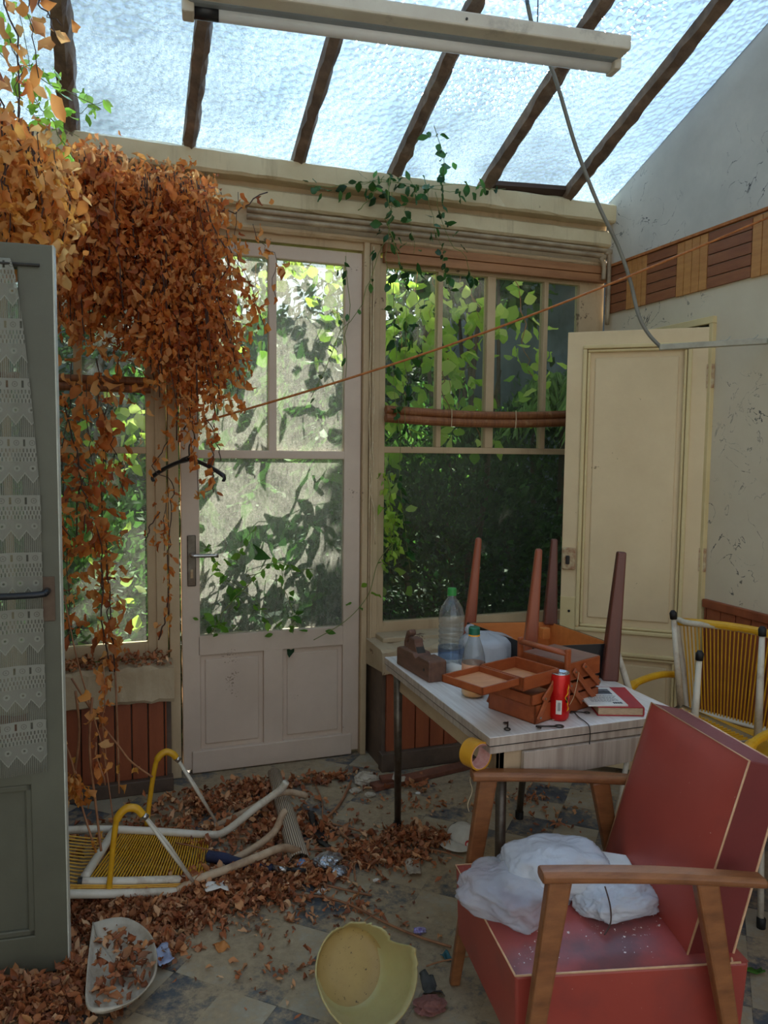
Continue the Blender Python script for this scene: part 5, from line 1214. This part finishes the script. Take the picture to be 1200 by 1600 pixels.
leaf_obj('scattered_leaves', [leaf_arrays(L2, RNG.uniform(.012, .035, len(L2)), al, fold=.8, curl=1., wr=.5, flat=np.tile(V(0, 0, 1.), (len(L2), 1)))], 'litter', label='loose crumbs of dead leaf scattered over the bare tiles', cat='leaves', kind='stuff')
# leaves on the tray, the sill
L3_ = [cen+(loop[RNG.integers(n_)]-cen)*RNG.uniform(0, .85)+V(0, 0, RNG.uniform(.005, .03)) for _ in range(120)]
L3_ = np.array(L3_); leaf_obj('tray_leaves', [leaf_arrays(L3_, RNG.uniform(.02, .045, len(L3_)), RNG.normal(size=(len(L3_), 3))*V(1, 1, .3), fold=.8, curl=1, flat=np.tile(V(0, 0, 1.), (len(L3_), 1)))], 'litter', label='dead leaves lying in the white cardboard tray', cat='leaves', kind='stuff')
L4 = np.array([V(RNG.uniform(-.3, .21), RNG.uniform(3.28, 3.40), .548+RNG.uniform(0, .03)) for _ in range(260)])
leaf_obj('sill_leaves', [leaf_arrays(L4, RNG.uniform(.02, .04, len(L4)), RNG.normal(size=(len(L4), 3))*V(1, 1, .3), fold=.8, curl=1, flat=np.tile(V(0, 0, 1.), (len(L4), 1)))], 'litter', label='dead leaves piled on the crumbling sill under the left window', cat='leaves', kind='stuff')

# ================================================================ VINES
def vine(name, label, paths, leafmat_, stemmat='stem_dark', per=60, jit=.04, size=(.03, .065), r=.0022, down=1.3, fold=.8, curl=.9, wr=.6, group=None, cat='vine', nl=5, branch=True):
    """paths: 3-D polylines; every vine is one thing with stems and foliage"""
    c = np.array(paths[0][0]); o = thing(name, label, cat, tuple(c), group); m_ = MB(); arr = []
    for p in paths:
        m_.tube(p, r*RNG.uniform(.6, 1.4), 5)
        L_ = float(np.linalg.norm(np.diff(np.array(p), axis=0), axis=1).sum()); n = max(2, int(per*L_*RNG.uniform(.7, 1.2)))
        P = along_path(p, n, jit); al = RNG.normal(size=(n, 3))*.8+V(0, 0, -down)
        arr.append(leaf_arrays(P, RNG.uniform(*size, n), al, fold=fold, curl=curl, wr=wr, nl=nl))
    m_.build('stems', stemmat, o, smooth=True)
    leaf_obj('foliage', arr, leafmat_, o); return o
def hang(x0, y0, x1, y1, Y0, Y1=None, amp=.03, n=12):
    return wander(onY(x0, y0, Y0), onY(x1, y1, Y1 or Y0), n, amp)
def botenv(x): return float(np.interp(x, [85, 110, 150, 190, 230, 270, 300, 330, 352, 372], [560, 610, 590, 560, 600, 690, 680, 655, 650, 640]))
# the big dead mass: several vines spilling over the beam
def mass(x0, x1, n, Y0, Y1, ytop, label, mat_='dead', per=90, size=(.022, .054), jit=.035, cut=1.):
    ps = []
    for i in range(n):
        xa = RNG.uniform(x0, x1); yt = ytop(xa)+RNG.uniform(0, 40); xb = 90+(xa-90)*1.0+max(0, xa-200)*.35*RNG.uniform(.6, 1.2)+RNG.normal()*10
        yb = yt+(botenv(xb)-yt)*RNG.uniform(.45, 1.)*cut; Y = RNG.uniform(Y0, Y1)
        ps.append(hang(xa, yt, xb, yb, Y, Y+RNG.uniform(-.05, .05), .03))
    return vine('dead_vine', label, ps, mat_, per=per, jit=jit, size=size, group='dead vines hanging over the left window')
top1 = lambda x: float(np.interp(x, [60, 100, 140, 180, 250, 320], [235, 240, 215, 245, 262, 275]))
mass(85, 170, 44, 3.02, 3.24, top1, 'dead brown vine hanging directly right of the grey door top', per=135, cut=.8)
mass(150, 245, 42, 3.0, 3.26, top1, 'dense dead vine over the middle of the left window', per=135, cut=.95)
mass(235, 318, 44, 3.02, 3.28, top1, 'orange dead vine hanging over the left edge of the garden door', 'dead', per=150, size=(.018, .046))
ps = []
for i in range(24):
    xa = RNG.uniform(268, 345); ya = RNG.uniform(400, 520); ps.append(hang(xa, ya, xa+RNG.uniform(0, 28), ya+RNG.uniform(90, 170), RNG.uniform(3.1, 3.3), None, .025, 8))
vine('dead_vine', 'sunlit orange fringe of the dead vine just above the coat hanger', ps, 'dead', per=100, jit=.025, size=(.018, .045), group='dead vines hanging over the left window')
# sun-struck curtain high on the left, nearer to the room
ps = []
for i in range(60):
    xa = RNG.uniform(-40, 92); ya = 150+RNG.uniform(0, 90)+max(0, xa)*.9; Y = RNG.uniform(2.35, 2.85); yb = ya+RNG.uniform(120, 260)
    ps.append(hang(xa, ya, xa+RNG.normal()*12, min(yb, 420), Y, Y, .03, 8))
vine('dead_vine', 'golden dead vine high above the grey door, nearest the camera', ps, 'deadgold', per=100, jit=.035, size=(.028, .06), group='dead vines hanging over the left window')
ps = [hang(x0, y0, x1, y1, Y, Y, .02, 8) for x0, y0, x1, y1, Y in ((5, -20, 25, 200, 2.6), (40, -20, 60, 120, 2.6), (60, -10, 85, 60, 2.7), (70, -20, 95, 40, 2.7), (15, 60, 35, 220, 2.5), (-10, 100, 10, 260, 2.5))]
vine('dead_vine', 'few dry curled leaves dangling from the top left corner of the glass roof', ps, 'dead', per=34, jit=.03, size=(.04, .085), group='dead vines hanging over the left window')
# crown lying on the beam
ps = [wander(onY(60+25*i, 262, 3.2), onY(130+30*i, 250+4*i, 3.32), 8, .04) for i in range(7)]
vine('dead_vine', 'tangle of grey-brown dry stalks lying along the top of the beam', ps, 'dead', per=130, jit=.03, size=(.02, .045), down=.2, group='dead vines hanging over the left window')
# strands over the left window
ps = [hang(112, 560, 108, 1000, 3.2), hang(150, 560, 170, 900, 3.18), hang(135, 600, 142, 860, 3.15), hang(100, 620, 120, 860, 3.2), hang(185, 560, 165, 760, 3.15), hang(120, 700, 130, 830, 3.1), hang(160, 640, 190, 780, 3.15), hang(165, 860, 180, 1055, 3.12, None, .012), hang(158, 880, 172, 1050, 3.12, None, .012), hang(150, 820, 172, 1000, 3.12, None, .02), hang(103, 780, 112, 860, 3.1)]
vine('dead_vine', 'dead vine strand trailing down the glass of the left window to the sill', ps, 'dead', per=62, jit=.03, size=(.035, .075), group='dead vines hanging over the left window')
ps = [hang(262, 690, 268, 800, 3.22), hang(262, 760, 258, 860, 3.22, None, .015), hang(268, 800, 262, 960, 3.24, None, .012), hang(250, 800, 228, 845, 3.2, None, .01), hang(262, 940, 248, 1000, 3.26, None, .01)]
vine('dead_vine', 'thin dead strand hanging down the post between left window and garden door', ps, 'dead', per=60, jit=.014, size=(.02, .045), group='dead vines hanging over the left window')
ps = [hang(300, 650, 310, 780, 3.12, None, .012), hang(330, 690, 335, 770, 3.12, None, .012), hang(318, 640, 345, 720, 3.12, None, .015)]
vine('dead_vine', 'short orange dead strand hanging beside the coat hanger', ps, 'dead', per=55, jit=.015, size=(.03, .06), group='dead vines hanging over the left window')
ps = [wander(onY(320, 270, 3.25), onY(415, 520, 3.25), 10, .03), hang(345, 300, 360, 440, 3.25), hang(372, 300, 385, 500, 3.22), hang(395, 350, 430, 470, 3.22), wander(onY(330, 330, 3.2), onY(420, 300, 3.25), 8, .02), hang(360, 430, 350, 600, 3.2, None, .02), hang(340, 400, 372, 640, 3.2, None, .02), hang(335, 430, 378, 600, 3.2, None, .02)]
vine('dead_vine', 'sparse dead tendrils spreading across the top of the garden door', ps, 'dead', per=46, jit=.02, size=(.03, .06), group='dead vines hanging over the left window')
# long dry stalks hanging down the lower left
ps = [[onY(*q) for q in p] for p in (
    [(100, 930, 2.5), (118, 1020, 2.5), (140, 1100, 2.5), (158, 1160, 2.5), (168, 1215, 2.5), (178, 1290, 2.48)],
    [(96, 1150, 2.5), (112, 1190, 2.5), (128, 1260, 2.5), (150, 1330, 2.45)],
    [(180, 1050, 3.0), (184, 1150, 2.95), (186, 1240, 2.9)],
    [(112, 1060, 2.6), (150, 1120, 2.6), (185, 1165, 2.6), (205, 1190, 2.6), (238, 1214, 2.6)],
    [(144, 1090, 2.5), (140, 1170, 2.5), (150, 1260, 2.5), (158, 1330, 2.46)],
    [(118, 1080, 2.6), (124, 1140, 2.6), (118, 1200, 2.6), (104, 1260, 2.6)])]
ps = [smoothpath(p, 5) for p in ps]
vine('dry_stalks', 'long pale dry stalks with a few papery leaves hanging beside the grey door handle edge', ps, 'deadgold', 'stem', per=7, jit=.012, size=(.03, .05), r=.0032, cat='stalks')
ps = [wander(onY(118, 1205, 2.5), onY(132, 1248, 2.5), 4, .01), wander(onY(112, 1215, 2.5), onY(128, 1235, 2.5), 4, .01)]
vine('dry_leaf_bunch', 'bright bunch of papery dry leaves low beside the grey door', ps, 'deadgold', 'stem', per=420, jit=.014, size=(.025, .045), cat='leaves')
ps = [hang(162, 1040, 168, 1200, 2.55, None, .01), hang(150, 1160, 165, 1225, 2.5, None, .008)]
vine('dry_leaf_bunch', 'hanging dull dry leaves left of the red-brown boarding', ps, 'dead', 'stem', per=55, jit=.015, size=(.025, .05), cat='leaves')
# dried stalks tied on the post right of the door
ps = [wander(onY(580, 400, 3.36), onY(577, 830, 3.36), 12, .006), wander(onY(584, 385, 3.36), onY(582, 720, 3.36), 12, .008), wander(onY(578, 700, 3.36), onY(586, 850, 3.35), 10, .012), wander(onY(583, 690, 3.35), onY(576, 800, 3.36), 10, .01)]
o = thing('dry_stalks', 'bundle of straw-coloured dry stalks hanging on the post right of the garden door', 'stalks', tuple(ps[0][-1])); 
for p in ps: MB().tube(p, .0028, 6).build('stalk', 'string', o, smooth=True)

# ---- live vines
def gvine(label, paths, per=26, size=(.03, .06), mat_='dkgreen', **k):
    return vine('green_vine', label, paths, mat_, 'gstem', per=per, jit=.016, size=size, r=.0016, down=.5, fold=.25, curl=.35, wr=.62, group='green vines growing indoors', **k)
ps = [hang(610, 270, 625, 430, 3.25, None, .03), hang(640, 280, 650, 400, 3.24, None, .03), hang(665, 290, 700, 460, 3.22, None, .03), hang(600, 275, 560, 330, 3.3, None, .02), wander(onY(480, 290, 3.3), onY(720, 300, 3.3), 14, .03), wander(onY(560, 285, 3.3), onY(790, 296, 3.3), 12, .02), hang(680, 300, 735, 440, 3.24, None, .03), smoothpath([onY(690, 285, 3.2), onY(694, 250, 3.05), onY(684, 215, 2.95), onY(678, 196, 2.92)], 4)]
gvine('green vine tumbling from the roof edge over the right window top', ps, per=42)
ps = [hang(612, 300, 618, 560, 3.3, None, .02), hang(612, 560, 640, 900, 3.33, None, .02), hang(632, 420, 630, 700, 3.32, None, .015), hang(650, 430, 655, 560, 3.32, None, .015)]
gvine('green vine hanging down the left panes of the right window', ps, per=26, size=(.035, .07))
ps = [wander(onY(600, 380, 3.32), onY(490, 620, 3.34), 12, .03), wander(onY(540, 400, 3.34), onY(540, 590, 3.36), 8, .02)]
gvine('thin green vine crossing the post from the right window to the garden door', ps, per=14)
ps = [wander(onY(318, 850, 3.38), onY(440, 985, 3.37), 10, .03), wander(onY(385, 900, 3.37), onY(490, 890, 3.37), 8, .03), wander(onY(370, 880, 3.37), onY(395, 820, 3.37), 6, .02), wander(onY(330, 990, 3.37), onY(400, 900, 3.37), 7, .02), hang(440, 890, 460, 985, 3.37, None, .02), wander(onY(318, 960, 3.37), onY(380, 985, 3.37), 6, .02)]
gvine('green vine growing up inside the lower glass of the garden door', ps, per=40, mat_='green')
ps = [smoothpath([onY(490, 1000, 3.35), onY(540, 970, 3.35), onY(575, 930, 3.35), onY(590, 880, 3.35), onY(612, 850, 3.35)], 6)]
gvine('pale green shoot arching across the post beside the right window', ps, per=16, mat_='green')
ps = [hang(606, 740, 612, 870, 3.36, None, .02), hang(620, 800, 606, 880, 3.36, None, .02)]
vine('dead_vine', 'small yellowing leafy tuft at the left edge of the right window', ps, 'lime', 'gstem', per=90, jit=.02, size=(.03, .06), group='dead vines hanging over the left window')
ps = [wander(onY(-20, 60, 2.75), onY(120, 250, 2.85), 10, .03), wander(onY(30, 20, 2.75), onY(60, 160, 2.8), 8, .03), wander(onY(60, 120, 2.8), onY(160, 170, 2.85), 7, .02), wander(onY(90, 190, 2.85), onY(165, 160, 2.9), 6, .02), wander(onY(40, 170, 2.8), onY(125, 215, 2.85), 6, .03), wander(onY(-10, 20, 2.7), onY(30, 90, 2.7), 6, .03)]
gvine('fresh bright green vine sprouting above the dead leaves in the top left corner', ps, per=75, mat_='lime', size=(.03, .055))

# ================================================================ THE GARDEN OUTSIDE
struct('ground_garden', MB().bb(-5, 8, YF+.1, 12, -.35, -.12), 'soil')
MB().bb(-5, 8, 9.0, 9.3, -.2, 3.0).build('garden_wall', 'gwall', label='blue-grey rendered garden wall at the far end of the garden', cat='wall')
MB().bb(3.95, 4.2, YF+.15, 9.0, -.2, 3.8).build('garden_wall', 'gwall', label='blue-grey side wall of the garden seen through the right panes', cat='wall')
def shrub(label, c, rad, n, mat_, size=(.05, .09), name='garden_shrub', up=.3, cat='shrub', group='shrubs in the garden', wr=.6, trunk=True, hollow=.45):
    c = np.array(c, float); rad = np.array(rad, float); o = thing(name, label, cat, (c[0], c[1], -.12), group)
    d_ = RNG.normal(size=(n, 3)); d_ /= np.linalg.norm(d_, axis=1, keepdims=True); k_ = 1+.16*np.sin(d_[:, 0]*7+d_[:, 2]*5+c[0])+.12*np.sin(d_[:, 1]*9+d_[:, 2]*11)
    rr_ = (hollow+(1-hollow)*RNG.uniform(0, 1, n)**.5)*k_; P = c+d_*rad*rr_[:, None]
    ok = P[:, 2] > -.1; P = P[ok]; d_ = d_[ok]; al = d_+V(0, 0, up)+RNG.normal(size=P.shape)*.7
    leaf_obj('foliage', [leaf_arrays(P, RNG.uniform(*size, len(P)), al, fold=.3, curl=.4, wr=wr, nl=3, flat=np.tile(V(0, -.3, .8), (len(P), 1)))], mat_, o)
    m_ = MB()
    for i in range(7):
        e_ = c+RNG.normal(size=3)*rad*.35; m_.tube(wander(V(c[0]+RNG.normal()*.05, c[1]+RNG.normal()*.05, -.12), e_, 6, .06), [.03*(1-.11*q) for q in range(7)], 6)
    m_.build('branches', 'bark', o, smooth=True); return o
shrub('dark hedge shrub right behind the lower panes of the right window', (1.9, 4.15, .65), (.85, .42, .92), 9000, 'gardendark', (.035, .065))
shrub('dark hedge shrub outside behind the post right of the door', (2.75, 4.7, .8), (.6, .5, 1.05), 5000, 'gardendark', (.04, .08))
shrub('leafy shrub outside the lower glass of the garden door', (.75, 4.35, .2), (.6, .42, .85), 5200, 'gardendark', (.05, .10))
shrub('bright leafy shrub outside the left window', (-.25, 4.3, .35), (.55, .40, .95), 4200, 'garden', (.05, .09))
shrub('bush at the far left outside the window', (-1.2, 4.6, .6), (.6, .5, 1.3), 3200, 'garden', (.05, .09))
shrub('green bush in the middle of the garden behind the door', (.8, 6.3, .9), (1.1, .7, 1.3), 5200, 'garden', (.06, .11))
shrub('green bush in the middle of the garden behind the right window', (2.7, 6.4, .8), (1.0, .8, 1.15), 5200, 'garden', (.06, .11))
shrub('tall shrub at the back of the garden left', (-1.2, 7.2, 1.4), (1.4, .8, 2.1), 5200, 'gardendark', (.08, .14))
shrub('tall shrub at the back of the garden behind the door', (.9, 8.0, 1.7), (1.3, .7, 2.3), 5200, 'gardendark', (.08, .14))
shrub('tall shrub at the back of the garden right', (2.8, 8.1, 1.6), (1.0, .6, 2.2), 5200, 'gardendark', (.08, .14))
shrub('added tree crown on the right side of the garden, shading the right window', (3.05, 6.2, 3.7), (.8, .7, 1.0), 4200, 'garden', (.12, .22), name='garden_tree', cat='tree', group=None)  # added crown, placed to keep sun off the right window
shrub('tree crown left in the garden, seen blurred through the glass roof', (-.5, 6.2, 4.0), (1.6, .8, 1.1), 7000, 'garden', (.14, .24), name='garden_tree', cat='tree', group=None)
# sunlit climbing vine just outside the right window
ps = [hang(650, 400, 640, 700, 3.75, None, .08), hang(680, 420, 700, 640, 3.8, None, .08), hang(720, 430, 720, 640, 3.85, None, .08), hang(740, 430, 760, 520, 3.8, None, .05), hang(620, 420, 610, 900, 3.7, None, .06), hang(800, 430, 850, 620, 3.9, None, .06), hang(700, 560, 690, 640, 3.7, None, .06), hang(690, 660, 760, 700, 3.8, None, .05)]
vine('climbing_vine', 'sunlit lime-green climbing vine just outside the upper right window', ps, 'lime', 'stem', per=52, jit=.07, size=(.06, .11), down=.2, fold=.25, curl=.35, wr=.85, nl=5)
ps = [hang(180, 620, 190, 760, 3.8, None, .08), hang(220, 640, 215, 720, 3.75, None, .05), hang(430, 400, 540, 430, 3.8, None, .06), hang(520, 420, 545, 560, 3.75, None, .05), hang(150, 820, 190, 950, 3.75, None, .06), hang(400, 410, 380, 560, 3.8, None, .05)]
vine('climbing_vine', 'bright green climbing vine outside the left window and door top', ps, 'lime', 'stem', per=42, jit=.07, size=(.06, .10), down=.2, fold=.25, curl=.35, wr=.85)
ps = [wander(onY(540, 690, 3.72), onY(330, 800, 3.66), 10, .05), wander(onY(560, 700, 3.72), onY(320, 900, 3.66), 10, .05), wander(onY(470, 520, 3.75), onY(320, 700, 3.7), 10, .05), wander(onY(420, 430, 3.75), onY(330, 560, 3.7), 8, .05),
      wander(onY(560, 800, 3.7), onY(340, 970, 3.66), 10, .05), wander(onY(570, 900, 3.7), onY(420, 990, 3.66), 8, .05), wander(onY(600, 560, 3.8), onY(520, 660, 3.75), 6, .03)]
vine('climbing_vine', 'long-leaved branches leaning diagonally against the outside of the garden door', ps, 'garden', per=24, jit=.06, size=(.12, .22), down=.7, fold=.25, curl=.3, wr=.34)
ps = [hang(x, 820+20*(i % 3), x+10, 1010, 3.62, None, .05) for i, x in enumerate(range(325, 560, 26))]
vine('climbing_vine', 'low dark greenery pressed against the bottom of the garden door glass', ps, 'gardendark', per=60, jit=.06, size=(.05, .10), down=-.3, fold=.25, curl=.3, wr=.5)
# palm outside on the right
pm = thing('garden_palm', 'palm with drooping slender fronds outside the right-hand panes', 'palm', (2.75, 4.2, -.12))
MB().tube([(2.75, 4.3, -.12), (2.72, 4.25, 1.9)], [.06, .04], 8).build('trunk', 'bark', pm, smooth=True)
arr = []
for k in range(16):
    a_ = k*2.4; e_ = V(math.cos(a_), math.sin(a_), 0); base = V(2.72, 4.25, 1.9); P = [base+e_*(.42*t_)+V(0, 0, .35*t_-.62*t_*t_) for t_ in np.linspace(0, 1, 24)]
    for s_ in (-1, 1):
        q = np.array(P[3:]); sd_ = np.cross(e_, V(0, 0, 1))*s_; al = np.tile(sd_*.45+e_*.3+V(0, 0, -.9), (len(q), 1)); arr.append(leaf_arrays(q, np.linspace(.34, .18, len(q)), al, fold=.2, curl=.25, wr=.07))
leaf_obj('fronds', arr, 'palm', pm)
